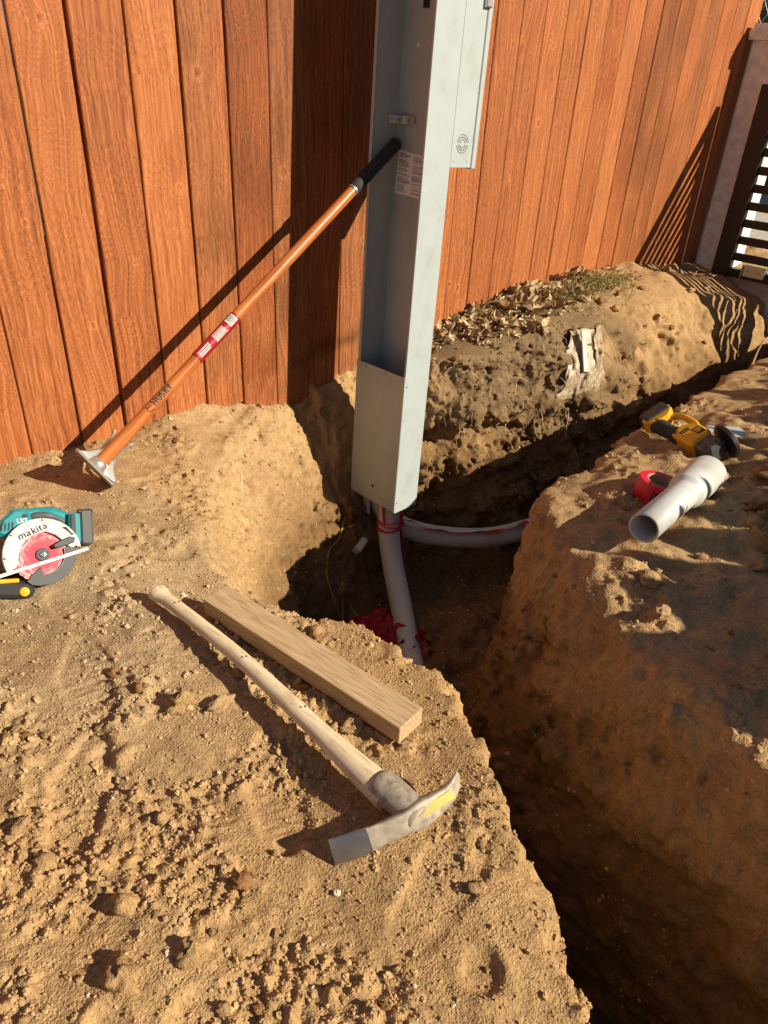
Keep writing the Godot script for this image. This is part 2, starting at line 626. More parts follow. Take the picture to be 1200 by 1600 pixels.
func lathe(st: SurfaceTool, xf: Transform3D, prof: Array, segs := 24, sharp := true) -> void:   # prof: Vector2(radius, y) upwards on the outside
	var g := 1
	for i in prof.size() - 1:
		if sharp:
			g += 1
		st.set_smooth_group(g)
		for s in segs:
			var a := TAU * s / segs
			var b := TAU * (s + 1) / segs
			var p: Vector2 = prof[i]
			var q: Vector2 = prof[i + 1]
			var p0 := xf * Vector3(p.x * cos(a), p.y, -p.x * sin(a))
			var p1 := xf * Vector3(p.x * cos(b), p.y, -p.x * sin(b))
			var q0 := xf * Vector3(q.x * cos(a), q.y, -q.x * sin(a))
			var q1 := xf * Vector3(q.x * cos(b), q.y, -q.x * sin(b))
			if p.x > 1e-6:
				tri(st, p0, p1, q0 if q.x < 1e-6 else q1)
			if q.x > 1e-6:
				tri(st, p0, q1, q0)


func tube(st: SurfaceTool, pts: Array, radii: Array, segs := 10, flat := 1.0, hint := Vector3.UP, caps := true) -> void:
	var n := pts.size()
	var rings := []
	var x := Vector3.ZERO
	for i in n:
		var d: Vector3 = (pts[mini(i + 1, n - 1)] - pts[maxi(i - 1, 0)]).normalized()
		if i == 0:
			var h := hint if absf(d.dot(hint)) < 0.95 else Vector3.RIGHT
			x = h.cross(d).normalized()
		else:
			x = (x - d * x.dot(d)).normalized()
		var y := d.cross(x)
		var r: float = radii[mini(i, radii.size() - 1)]
		var ring := []
		for s in segs:
			var a := TAU * s / segs
			ring.append(pts[i] + x * cos(a) * r + y * sin(a) * r * flat)
		rings.append(ring)
	st.set_smooth_group(1)
	for i in n - 1:
		for s in segs:
			var t := (s + 1) % segs
			quad(st, rings[i][s], rings[i][t], rings[i + 1][t], rings[i + 1][s])
	if caps:
		st.set_smooth_group(2)
		for s in range(1, segs - 1):
			tri(st, rings[0][0], rings[0][s + 1], rings[0][s])
			tri(st, rings[n - 1][0], rings[n - 1][s], rings[n - 1][s + 1])


func smooth_path(pts: Array, steps := 6) -> Array:
	var out := []
	for i in pts.size() - 1:
		var a: Vector3 = pts[maxi(i - 1, 0)]
		var b: Vector3 = pts[i]
		var c: Vector3 = pts[i + 1]
		var d: Vector3 = pts[mini(i + 2, pts.size() - 1)]
		for s in steps:
			out.append(b.cubic_interpolate(c, a, d, float(s) / steps))
	out.append(pts[-1])
	return out


func prism(st: SurfaceTool, xf: Transform3D, poly: PackedVector2Array, z0: float, z1: float, bevel := 0.0) -> void:   # outline in x, y
	var p := poly
	if Geometry2D.is_polygon_clockwise(p):
		p.reverse()
	var n := p.size()
	var q := PackedVector2Array()
	for i in n:
		var a := (p[i] - p[(i + n - 1) % n]).normalized()
		var b := (p[(i + 1) % n] - p[i]).normalized()
		var na := Vector2(-a.y, a.x)
		var nb := Vector2(-b.y, b.x)
		var m := na + nb
		var l := m.length()
		m = m / l if l > 0.1 else na
		q.append(p[i] + m * bevel / maxf(m.dot(na), 0.4))
	var flat := Geometry2D.triangulate_polygon(q if bevel > 0.0 else p)
	var f := q if bevel > 0.0 else p
	st.set_smooth_group(-1)
	for t in range(0, flat.size(), 3):
		var a := f[flat[t]]
		var b := f[flat[t + 1]]
		var c := f[flat[t + 2]]
		if (b - a).cross(c - a) < 0.0:
			var w := b
			b = c
			c = w
		tri(st, xf * Vector3(a.x, a.y, z1), xf * Vector3(b.x, b.y, z1), xf * Vector3(c.x, c.y, z1))
		tri(st, xf * Vector3(a.x, a.y, z0), xf * Vector3(c.x, c.y, z0), xf * Vector3(b.x, b.y, z0))
	var rings := [[p, z0 + bevel], [p, z1 - bevel]]
	if bevel > 0.0:
		rings = [[q, z0], [p, z0 + bevel], [p, z1 - bevel], [q, z1]]
	for r in rings.size() - 1:
		for i in n:
			var j := (i + 1) % n
			var lo: PackedVector2Array = rings[r][0]
			var hi: PackedVector2Array = rings[r + 1][0]
			var za: float = rings[r][1]
			var zb: float = rings[r + 1][1]
			quad(st, xf * Vector3(lo[i].x, lo[i].y, za), xf * Vector3(lo[j].x, lo[j].y, za), xf * Vector3(hi[j].x, hi[j].y, zb), xf * Vector3(hi[i].x, hi[i].y, zb))


func box(st: SurfaceTool, lo: Vector3, hi: Vector3, bevel := 0.0, xf := Transform3D()) -> void:
	prism(st, xf, PackedVector2Array([Vector2(lo.x, lo.y), Vector2(hi.x, lo.y), Vector2(hi.x, hi.y), Vector2(lo.x, hi.y)]), lo.z, hi.z, bevel)


func rounded(w: float, h: float, r: float, c := Vector2.ZERO, k := 5) -> PackedVector2Array:
	var out := PackedVector2Array()
	for q in 4:
		var o := Vector2((w / 2 - r) * (1 if q in [0, 3] else -1), (h / 2 - r) * (1 if q < 2 else -1))
		for s in k:
			var a := PI / 2 * (q + float(s) / (k - 1))
			out.append(c + o + Vector2(cos(a), sin(a)) * r)
	return out


func arc_band(r0: float, r1: float, a0: float, a1: float, k := 24) -> PackedVector2Array:
	var out := PackedVector2Array()
	for s in k + 1:
		var a := deg_to_rad(lerpf(a0, a1, float(s) / k))
		out.append(Vector2(cos(a), sin(a)) * r1)
	for s in k + 1:
		var a := deg_to_rad(lerpf(a1, a0, float(s) / k))
		out.append(Vector2(cos(a), sin(a)) * r0)
	return out


func text(called: String, words: String, size: float, xf: Transform3D, m: Material, parent: Node, bold := 700, italic := false) -> MeshInstance3D:
	var t := TextMesh.new()
	var f := SystemFont.new()
	f.font_names = PackedStringArray(["Droid Sans"])
	f.font_weight = bold
	f.font_italic = italic
	t.font = f
	t.font_size = 32
	t.pixel_size = size / 24.0
	t.depth = 0.0006
	t.text = words
	var o := part_mesh(called, t, m, parent)
	o.transform = xf
	return o


func lump(r: float, seed_: int, rings := 7, segs := 9, rough := 0.35) -> ArrayMesh:   # a clod
	var n := FastNoiseLite.new()
	noise(n, seed_, 1.0, 3)
	var st := st_new()
	var rows := []
	var sq := Vector3(1.0 + 0.35 * sin(seed_ * 1.7), 0.72 + 0.12 * sin(seed_ * 2.9), 1.0 + 0.3 * cos(seed_ * 2.3))
	for i in rings + 1:
		var row := []
		var a := PI * i / rings
		for s in segs:
			var b := TAU * s / segs
			var d := Vector3(sin(a) * cos(b), cos(a), sin(a) * sin(b))
			row.append(d * sq * r * (1.0 + rough * n.get_noise_3dv(d * 1.2) * 1.6 + rough * 0.5 * n.get_noise_3dv(d * 3.5)))
		rows.append(row)
	st.set_smooth_group(1 if r > 0.008 else -1)
	for i in rings:
		for s in segs:
			var t := (s + 1) % segs
			quad(st, rows[i][s], rows[i][t], rows[i + 1][t], rows[i + 1][s])
	st.generate_normals()
	return st.commit()


# ---------------------------------------------------------------- the ground
func build_ground() -> void:
	build_distance()
	var skip := AABB(Vector3(-0.28, -0.185, 0.745), Vector3(1.19, 0.4, 1.335))
	var none := AABB()
	var jobs := [
		[Vector3(-0.30, -0.2, 0.73), Vector3(0.93, 0.2, 1.42), 0.0048, none],
		[Vector3(-0.30, -0.2, 1.42 - 0.0048), Vector3(0.93, 0.2, 2.10), 0.0048, none],
		[Vector3(-0.32, -1.0, -0.06), Vector3(1.30, 0.3, 0.9), 0.0075, skip],
		[Vector3(-0.32, -1.0, 0.9 - 0.0075), Vector3(1.30, 0.4, 2.2), 0.0075, skip],
		[Vector3(1.30 - 0.0075, -1.0, -0.06), Vector3(2.05, 0.4, 1.9), 0.0075, none],
		[Vector3(2.05 - 0.0075, -1.0, -0.06), Vector3(2.9, 0.6, 1.7), 0.0075, none],
		[Vector3(2.9 - 0.013, -1.0, -0.065), Vector3(5.3, 0.6, 1.7), 0.013, none],
		[Vector3(-1.5, -0.3, -0.06), Vector3(-0.32 + 0.02, 0.3, 2.2), 0.02, none],
		[Vector3(-1.5, -1.0, 2.2 - 0.03), Vector3(1.3, 0.9, 3.2), 0.03, none],
		[Vector3(1.3 - 0.02, -1.0, 1.7 - 0.02), Vector3(5.3, 0.9, 3.2), 0.02, none]]
	var ids := []
	for j in jobs:
		var out := {}
		blocks.append(out)
		ids.append(WorkerThreadPool.add_task(net.bind(j[0], j[1], j[2], j[3], out), true))
	for i in ids:
		WorkerThreadPool.wait_for_task_completion(i)
	var mesh := ArrayMesh.new()
	for b in blocks:
		if b.arr[Mesh.ARRAY_INDEX].size():
			mesh.add_surface_from_arrays(Mesh.PRIMITIVE_TRIANGLES, b.arr)
	structure(part_mesh("ground", mesh, M.soil))
	# the land beyond the dug-up part
	var st := st_new()
	for r in [[-40.0, -40.0, 60.0, -0.03], [-40.0, 3.15, 60.0, 40.0], [-40.0, -0.03, -1.45, 3.15], [5.25, -0.03, 60.0, 3.15]]:
		quad(st, Vector3(r[0], -0.012, r[3]), Vector3(r[2], -0.012, r[3]), Vector3(r[2], -0.012, r[1]), Vector3(r[0], -0.012, r[1]))
	var far_soil: StandardMaterial3D = M.soil.duplicate()
	far_soil.vertex_color_use_as_albedo = false
	far_soil.albedo_color = SOIL_TAN.linear_to_srgb()
	structure(part("land", st, far_soil))


func surface_points(count: int, test: Callable) -> Array:   # random points of the built soil: [position, normal]
	var got := []
	var tries := 0
	while got.size() < count and tries < count * 60:
		tries += 1
		var b: Dictionary = blocks[rng.randi_range(0, 6)]
		var v: PackedVector3Array = b.arr[Mesh.ARRAY_VERTEX]
		var i := rng.randi_range(0, v.size() - 1)
		var n: PackedVector3Array = b.arr[Mesh.ARRAY_NORMAL]
		if test.call(v[i], n[i]):
			got.append([v[i], n[i]])
	return got


func crumbs() -> void:
	var kinds := []
	for i in 5:
		kinds.append(lump(0.005, 50 + i, 5, 7, 0.45))
	var spots := surface_points(60000, func(p: Vector3, n: Vector3) -> bool:
		if p.x > 2.6 or (n.y < 0.55 and rng.randf() > 0.12):
			return false
		var m := n_mask.get_noise_2d(p.x + 20.0, p.z)
		var c := n_mid.get_noise_2d(p.x + 3.0, p.z + 9.0)
		return rng.randf() < clampf(0.16 + 0.9 * maxf(m, 0.0) + 0.9 * maxf(c, 0.0), 0.0, 1.0))
	for k in kinds.size():
		var mm := MultiMesh.new()
		mm.transform_format = MultiMesh.TRANSFORM_3D
		mm.use_colors = true
		mm.mesh = kinds[k]
		var mine := []
		for i in range(k, spots.size(), kinds.size()):
			mine.append(spots[i])
		mm.instance_count = mine.size()
		for i in mine.size():
			var s := 0.14 + 0.42 * pow(rng.randf(), 3.0) + (0.9 * rng.randf() if rng.randf() < 0.06 else 0.0)
			var bs := Basis(Vector3(rng.randfn(), rng.randfn(), rng.randfn()).normalized(), rng.randf() * TAU).scaled(Vector3.ONE * s)
			var p: Vector3 = mine[i][0]
			mm.set_instance_transform(i, Transform3D(bs, p + mine[i][1] * 0.0015 * s))
			var c := soil_color(p.x, p.y, p.z, p.y) * rng.randf_range(0.85, 1.12)
			if rng.randf() < 0.02:
				c = Color(0.6, 0.52, 0.4)
			mm.set_instance_color(i, c)
		var o := MultiMeshInstance3D.new()
		o.name = "soil_crumbs"
		o.multimesh = mm
		o.material_override = M.crumb
		add_child(o, true)
		o.set_meta("kind", "stuff")
		o.set_meta("label", "loose crumbs of dry soil scattered over the dug ground")
		o.set_meta("category", "soil crumbs")


func clods() -> void:
	var kinds := []
	for i in 7:
		kinds.append(lump(0.012, 80 + i, 9, 12, 0.5))
	# [what, label, group, how many, smallest, largest, test]
	var sets := [
		["clods of soil lying on the trodden ground at the left", "clod of dry soil lying on the trodden ground left of the trench", 95, 0.35, 1.35, func(p: Vector3, n: Vector3) -> bool:
			return n.y > 0.75 and p.x < 0.85 and p.x > -0.1 and p.z > 0.55 and p.z < 1.95 and p.y > -0.12 and rng.randf() < clampf(n_mask.get_noise_2d(p.x + 20.0, p.z) * 2.5, 0.04, 1.0)],
		["clods of soil on the mound right of the trench", "clod of soil on the mound right of the trench", 100, 0.5, 2.0, func(p: Vector3, n: Vector3) -> bool:
			return n.y > 0.6 and p.x > 1.15 and p.x < 2.9 and p.z > 1.12 and p.y > -0.05 and rng.randf() < 0.15 + 0.85 * smoothstep(1.6, 1.95, p.x) * smoothstep(1.4, 1.55, p.z)],
		["clods of soil fallen into the pit", "clod of soil fallen to the bottom of the pit", 20, 0.6, 2.2, func(p: Vector3, n: Vector3) -> bool:
			return n.y > 0.7 and p.y < -0.6 and p.x > 0.9 and p.x < 2.3 and p.z < 1.2],
		["clods of soil along the foot of the fence", "clod of soil at the foot of the wooden fence", 25, 0.35, 1.1, func(p: Vector3, n: Vector3) -> bool:
			return n.y > 0.5 and p.z < 0.16 and p.x > 0.4 and p.x < 2.0 and p.y > -0.12],
		["clods of soil on the bank below the fence", "crumbly clod of soil on the bank below the fence", 45, 0.5, 1.8, func(p: Vector3, n: Vector3) -> bool:
			return n.y > 0.15 and p.z < 0.6 and p.x > 2.0 and p.x < 3.9 and p.y > -0.3]]
	for s in sets:
		var spots := surface_points(s[2], s[5])
		for q in spots:
			var o := MeshInstance3D.new()
			o.name = "soil_clod"
			o.mesh = kinds[rng.randi_range(0, 6)]
			var p: Vector3 = q[0]
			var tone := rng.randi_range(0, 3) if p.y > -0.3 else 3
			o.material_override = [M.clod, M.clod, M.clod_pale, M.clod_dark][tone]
			var sc: float = lerpf(s[3], s[4], pow(rng.randf(), 2.2))
			o.transform = Transform3D(Basis(Vector3.UP, rng.randf() * TAU).rotated(Vector3.RIGHT, rng.randf_range(-0.4, 0.4)).scaled(Vector3.ONE * sc), p + q[1] * 0.004 * sc)
			add_child(o, true)
			var big := "large " if sc > lerpf(s[3], s[4], 0.55) else "small " if sc < lerpf(s[3], s[4], 0.12) else ""
			var hue: String = ["tan ", "tan ", "pale ", "dark "][tone]
			tag(o, big + hue + s[1], "clod", s[0])


# ---------------------------------------------------------------- the fence
const BOARD0 := 0.742
const PITCH := 0.1425


func wood_image() -> Array:
	var W := 512
	var H := 1400
	var slot := 64
	var img := Image.create(W, H, false, Image.FORMAT_RGB8)
	var rel := Image.create(W, H, false, Image.FORMAT_L8)
	var na := FastNoiseLite.new()
	noise(na, 61, 1.0, 3)
	var nb := FastNoiseLite.new()
	noise(nb, 62, 1.0, 2)
	var r2 := RandomNumberGenerator.new()
	r2.seed = 99
	var dark := Vector3(0.125, 0.037, 0.014)
	var mid := Vector3(0.345, 0.110, 0.035)
	var light := Vector3(0.53, 0.208, 0.076)
	for b in 8:
		var knots := []
		for i in r2.randi_range(2, 4):
			knots.append(Vector3(r2.randf_range(10, 54), r2.randf_range(40, H - 40), r2.randf_range(2.0, 5.0)))
		var sway := r2.randf_range(0.5, 2.2)
		var flat := r2.randf_range(0.1, 1.0)
		var tone := r2.randf_range(-0.12, 0.12)
		var saw := r2.randf_range(0.03, 0.12)
		for y in H:
			var w := na.get_noise_2d(b * 37.0, y * 0.0022) * 10.0 * sway
			for x in slot:
				var u := x + w
				var kd := 0.0
				var core := 0.0
				for k in knots:
					var dx: float = x - k.x
					var dy: float = (y - k.y) * 0.55
					var rr: float = k.z
					if absf(dy) < rr * 7.0 and absf(dx) < rr * 6.0:
						var d := sqrt(dx * dx + dy * dy * 0.35)
						u += signf(dx) * rr * 1.6 * exp(-d / (rr * 1.7))
						var d2 := sqrt(dx * dx + dy * dy)
						if d2 < rr:
							core = maxf(core, smoothstep(rr, rr * 0.7, d2))
						kd = maxf(kd, exp(-absf(d2 - rr * 1.25) / (rr * 0.5)))
				var streak := na.get_noise_2d(u * 0.50 + b * 91.0, y * 0.0035)
				var fine := nb.get_noise_2d(u * 1.9 + b * 53.0, y * 0.013)
				var ring := sin((u * 0.55 + 6.0 * na.get_noise_2d(u * 0.03 + b * 11.0, y * 0.0016)) * (1.2 + flat))
				var chat := nb.get_noise_2d(x * 0.22 + b * 7.0, y * 0.55)
				var t := 0.5 + tone + streak * 0.36 + fine * 0.26 + ring * 0.11 + chat * saw * 1.6
				t = clampf(t - core * 0.14 + kd * 0.26, 0.0, 1.0)
				var c := dark.lerp(mid, clampf(t * 2.0, 0.0, 1.0)).lerp(light, clampf(t * 2.0 - 1.0, 0.0, 1.0))
				img.set_pixel(b * slot + x, y, Color(c.x, c.y, c.z).linear_to_srgb())
				rel.set_pixel(b * slot + x, y, grey(clampf(0.5 + fine * 0.4 + streak * 0.25 + chat * saw * 3.0 - core * 0.2, 0.0, 1.0)))
	return [ImageTexture.create_from_image(img), ImageTexture.create_from_image(rel)]


func board_mesh(w: float, y0: float, y1: float, th: float, slot: int, voff: float, s: int, x0: float) -> ArrayMesh:
	var st := st_new()
	var rows := 46
	var n := FastNoiseLite.new()
	noise(n, 200 + s, 1.0, 2)
	var ch := 0.0025
	var tone := 1.0 + 0.30 * sin(s * 12.9898)
	var hue := 1.0 + 0.10 * sin(s * 78.233)
	var warp := n.get_noise_1d(3.3) * 0.002
	# cross-section from the back left round the front to the back right: x, z
	var sec := [Vector2(0, -th), Vector2(0, -ch), Vector2(ch, 0), Vector2(w * 0.25, warp), Vector2(w * 0.5, warp * 1.4), Vector2(w * 0.75, warp), Vector2(w - ch, 0), Vector2(w, -ch), Vector2(w, -th)]
	var us := [0.0, 0.04, 0.06, 0.27, 0.5, 0.73, 0.94, 0.96, 1.0]
	var grid := []
	for r in rows + 1:
		var t := float(r) / rows
		var y := lerpf(y0, y1, pow(t, 1.3))
		var bow := n.get_noise_1d(y * 1.5) * 0.0016
		var row := []
		for q in sec.size():
			var p: Vector2 = sec[q]
			var yy := y
			if r == 0:
				yy += n.get_noise_1d(p.x * 40.0 + 7.0) * 0.004
			var v := Vector3(p.x + bow, yy, p.y)
			var gx := x0 + p.x
			# stains that belong to the wood: weathering, damp marks, splashes and scuffs near the soil
			var c := 0.98 + 0.42 * n_mid.get_noise_2d(gx * 0.55 + s * 3.1, y * 0.28)
			var stain := smoothstep(0.03, 0.0, absf(y - 0.085 - (gx - 1.46) * 0.10)) * smoothstep(1.44, 1.52, gx) * smoothstep(1.9, 1.82, gx)
			stain += smoothstep(0.045, 0.015, Vector2(gx - 1.80, y - 0.12).length()) * 0.8
			c *= 1.0 - 0.5 * clampf(stain, 0.0, 1.0)
			c *= tone * (1.0 + 0.12 * smoothstep(1.9, 2.3, gx))
			var col := Color(c, c * hue, c * hue * hue)
			var dust := 0.45 * smoothstep(0.30, 0.02, y - y0) * smoothstep(0.05, 0.45, n.get_noise_2d(p.x * 60.0, y * 4.0) + 0.15) * smoothstep(w * 0.6, w, p.x)
			dust += smoothstep(0.16, 0.02, y - y0) * (0.45 + 0.8 * n_clod.get_noise_2d(gx, y * 0.6)) + 0.9 * smoothstep(0.035, 0.01, Vector2(gx - 1.437, (y - 0.03) * 0.6).length())
			dust += 0.5 * smoothstep(0.16, 0.55, n_mid.get_noise_2d(gx * 3.0 + 50.0, y * 0.5)) * smoothstep(0.55, 0.1, y)
			col = col.lerp(Color(1.75, 2.9, 4.6), clampf(dust, 0.0, 1.0) * 0.75)
			row.append([v, col, Vector2((slot + us[q] * 0.94 + 0.03) / 8.0, (y * 0.45 + voff))])
		grid.append(row)
	for r in rows:
		for q in sec.size() - 1:
			st.set_smooth_group(1 if q >= 2 and q <= 5 else 10 + q)
			var a = grid[r][q]
			var b = grid[r][q + 1]
			var c = grid[r + 1][q + 1]
			var d = grid[r + 1][q]
			for v in [a, c, b, a, d, c]:
				st.set_color(v[1])
				st.set_uv(v[2])
				st.add_vertex(v[0])
	# back and ends
	st.set_smooth_group(-1)
	var e0 = grid[0]
	var e1 = grid[rows]
	var last := sec.size() - 1
	for v in [e0[last], e1[0], e0[0], e0[last], e1[last], e1[0]]:
		st.set_color(v[1])
		st.set_uv(v[2])
		st.add_vertex(v[0])
	for q in range(1, last):
		for v in [e0[0], e0[q], e0[q + 1], e1[0], e1[q + 1], e1[q]]:
			st.set_color(v[1])
			st.set_uv(v[2])
			st.add_vertex(v[0])
	st.generate_normals()
	return st.commit()


func build_fence() -> void:
	var tx := wood_image()
	var m := mat(Color.WHITE, 0.62)
	m.albedo_texture = tx[0]
	m.vertex_color_use_as_albedo = true
	m.heightmap_enabled = true
	m.heightmap_texture = tx[1]
	m.heightmap_scale = 0.06
	m.metallic_specular = 0.35
	M.fence = m
	var f := thing("wooden_fence", "red-brown stained fence of upright wooden boards behind the pit", "fence", Transform3D(Basis(), Vector3(0, 0, 0)))
	var r2 := RandomNumberGenerator.new()
	r2.seed = 4
	for k in range(-14, 27):
		var gap := r2.randf_range(0.0015, 0.0045)
		if k <= 4 and k >= 0:
			gap = 0.0062
		if k == 0:
			gap = 0.013
		var x0 := BOARD0 - 0.74 + k * PITCH
		x0 = BOARD0 + (k - 0) * PITCH
		# the joint k is the left edge of board k
		var w := PITCH - gap
		var bottom := -0.045 + r2.randf_range(-0.01, 0.01)
		if k <= 3:
			bottom = [-0.035, 0.0, -0.022, 0.01][clampi(k, 0, 3)] if k >= 0 else -0.02
		if k >= 4 and k <= 9:
			bottom = -0.10
		if k >= 10:
			bottom = 0.0
		var slot := (k * 5 + 22) % 8
		var mesh := board_mesh(w, bottom - 0.02, 1.86, 0.016, slot, r2.randf(), k + 20, x0)
		var b := part_mesh("board", mesh, m, f)
		b.position = Vector3(x0 + gap * 0.5, 0, r2.randf_range(-0.0015, 0.0015))
	# the boards of the back row, closing all joints but one
	for k in range(-13, 27):
		if k == 0:
			continue
		var mesh := board_mesh(0.10, -0.12, 1.86, 0.014, (k * 3 + 40) % 8, r2.randf(), k + 90, BOARD0 + k * PITCH)
		var b := part_mesh("backing_board", mesh, m, f)
		b.position = Vector3(BOARD0 + k * PITCH - 0.05, 0, -0.0235)
	var dk := mat(srgb(0.16, 0.055, 0.02), 0.8)
	for y in [0.35, 1.5]:
		var st := st_new()
		box(st, Vector3(-1.3, y, -0.078), Vector3(4.6, y + 0.09, -0.0405), 0.003)
		part("rail", st, dk, f)


# ---------------------------------------------------------------- the pedestal
func build_pedestal() -> void:
	var yd := Vector3(0.0387, 1, -0.015).normalized()
	var xd := Vector3(1, -0.0387, 0).normalized()
	var p := thing("electrical_pedestal", "tall light grey sheet-metal electrical pedestal with an open wiring channel", "electrical panel", Transform3D(Basis(xd, yd, xd.cross(yd)), Vector3(1.662, -0.40, 0.175)))
	var g: Material = M.steel_paint
	var D := 0.116      # depth of the channel (x)
	var W := 0.235      # width (z)
	var H := 2.0
	var t := 0.003
	# channel: back, the two sides with their turned-in lips
	var st := st_new()
	box(st, Vector3(D - t, 0.0, t), Vector3(D, H, W - t), 0.0)
	part("back_panel", st, g, p)
	st = st_new()
	box(st, Vector3(0, 0, 0), Vector3(D, H, t), 0.001)
	box(st, Vector3(0.0006, 0.0, t), Vector3(0.0026, H, 0.012), 0.0)
	part("side_panel", st, g, p)
	st = st_new()
	box(st, Vector3(0, -0.006, W - t), Vector3(D, H, W), 0.001)
	box(st, Vector3(0.0006, 0.0, W - 0.008), Vector3(0.0026, H, W - t), 0.0)
	part("side_panel", st, g, p)
	# lower cover
	st = st_new()
	box(st, Vector3(-0.004, 0.0, -0.002), Vector3(-0.001, 0.512, W + 0.0015), 0.0008)
	box(st, Vector3(-0.001, 0.0, W + 0.0004), Vector3(0.012, 0.512, W + 0.0015), 0.0)
	var cover := part("lower_cover", st, g, p)
	for s in [Vector2(0.045, 0.503), Vector2(0.145, 0.503)]:
		st = st_new()
		lathe(st, Transform3D(Basis(Vector3.FORWARD, PI / 2) * Basis(Vector3.UP, 0), Vector3(-0.0042, s.y, s.x)), [Vector2(0.003, -0.001), Vector2(0.003, 0.0004), Vector2(0, 0.0004)], 8)
		part("screw_hole", st, M.dark, cover)
	st = st_new()
	lathe(st, Transform3D(Basis(Vector3(0, 0, 1), PI / 2), Vector3(-0.0038, 0.062, 0.118)), [Vector2(0.0062, -0.001), Vector2(0.0062, 0.0006), Vector2(0, 0.0006)], 14)
	part("screw_hole", st, M.dark, cover)
	for y in [0.478, 0.035]:
		st = st_new()
		lathe(st, Transform3D(Basis(Vector3.RIGHT, PI / 2), Vector3(0.008, y, W + 0.0015)), [Vector2(0.003, -0.001), Vector2(0.003, 0.0008), Vector2(0, 0.001)], 8)
		part("rivet", st, M.grey_plastic, cover)
	# bottom plate with the hub of the conduit
	st = st_new()
	box(st, Vector3(0.004, 0.02, 0.004), Vector3(D - 0.004, 0.023, W - 0.004), 0.0)
	part("bottom_plate", st, g, p)
	# the short stub of sheet metal hanging behind the left side
	st = st_new()
	box(st, Vector3(0.03, -0.09, 0.012), Vector3(0.033, 0.019, 0.075), 0.0)
	part("bracket", st, g, p)
	# rear enclosure, joined along a narrow dark seam
	st = st_new()
	box(st, Vector3(D + 0.004, 1.146, -0.03), Vector3(0.215, H, W - 0.0035), 0.0015)
	var enc := part("rear_enclosure", st, g, p)
	st = st_new()
	box(st, Vector3(D + 0.0002, 1.15, 0.0), Vector3(D + 0.0038, H, W - 0.012), 0.0)
	part("seam_gasket", st, M.dark, enc)
	st = st_new()
	box(st, Vector3(0.2165, 1.143, -0.032), Vector3(0.236, H, W - 0.001), 0.002)
	part("flange", st, g, enc)
	# concentric knockout: shallow rings
	for r in [[0.026, 0.0245], [0.019, 0.0175], [0.012, 0.0105]]:
		st = st_new()
		prism(st, Transform3D(Basis(), Vector3(0.166, 1.212, 0.0)), arc_band(r[1], r[0], 8, 172, 18), W - 0.0037, W - 0.0028)
		prism(st, Transform3D(Basis(), Vector3(0.166, 1.212, 0.0)), arc_band(r[1], r[0], 188, 352, 18), W - 0.0037, W - 0.0028)
		part("knockout_ring", st, M.grey_plastic, enc)
	for x in [0.135, 0.196]:
		st = st_new()
		lathe(st, Transform3D(Basis(Vector3.RIGHT, PI / 2), Vector3(x, 1.165, W - 0.0035)), [Vector2(0.0035, -0.001), Vector2(0.003, 0.0012), Vector2(0, 0.0016)], 8)
		part("rivet", st, g, enc)
	st = st_new()
	box(st, Vector3(0.196, 1.556, W - 0.005), Vector3(0.222, 1.585, W + 0.008), 0.003)
	part("latch", st, M.zinc, enc)
	# inside: label, bracket, bolt, dark slots
	var lab := st_new()
	var a := Vector3(D - t - 0.0012, 1.179, 0.020)
	var b := Vector3(D - t - 0.0012, 1.166, 0.147)
	var c := Vector3(D - t - 0.0012, 1.046, 0.144)
	var d := Vector3(D - t - 0.0012, 1.052, 0.014)
	var i := 0
	for q in [[a, Vector2(0, 0)], [d, Vector2(0, 1)], [b, Vector2(1, 0)], [b, Vector2(1, 0)], [d, Vector2(0, 1)], [c, Vector2(1, 1)]]:
		lab.set_uv(q[1])
		lab.add_vertex(q[0])
		i += 1
	var lm := mat(Color.WHITE, 0.6)
	lm.albedo_texture = label_print()
	part("printed_label", lab, lm, p)
	st = st_new()
	box(st, Vector3(0.072, 1.250, 0.006), Vector3(0.110, 1.274, 0.0085), 0.0005)
	box(st, Vector3(0.092, 1.250, 0.0085), Vector3(0.0945, 1.274, 0.048), 0.0005)
	box(st, Vector3(0.102, 1.250, 0.048), Vector3(0.1045, 1.274, 0.083), 0.0005)
	box(st, Vector3(0.0945, 1.250, 0.045), Vector3(0.1045, 1.274, 0.048), 0.0005)
	var br := part("ground_bracket", st, M.zinc, p)
	for z in [0.020, 0.036, 0.066]:
		st = st_new()
		lathe(st, Transform3D(Basis(Vector3(0, 0, 1), PI / 2), Vector3(0.092 if z < 0.05 else 0.102, 1.262, z)), [Vector2(0.004, -0.001), Vector2(0.004, 0.0035), Vector2(0.0, 0.004)], 6)
		part("screw", st, M.worn_steel, br)
	st = st_new()
	lathe(st, Transform3D(Basis(Vector3(0, 0, 1), PI / 2), Vector3(D - t, 1.459, 0.071)), [Vector2(0.007, -0.001), Vector2(0.0065, 0.003), Vector2(0.0, 0.004)], 12)
	part("bolt", st, M.white, p)
	for z in [0.09, 0.143]:
		st = st_new()
		box(st, Vector3(D - t - 0.003, 1.548, z - 0.012), Vector3(D - t - 0.0005, 1.60, z + 0.012), 0.0)
		box(st, Vector3(D - t - 0.004, 1.556, z - 0.003), Vector3(D - t - 0.003, 1.60, z + 0.003), 0.0)
		part("slot", st, M.dark, p)


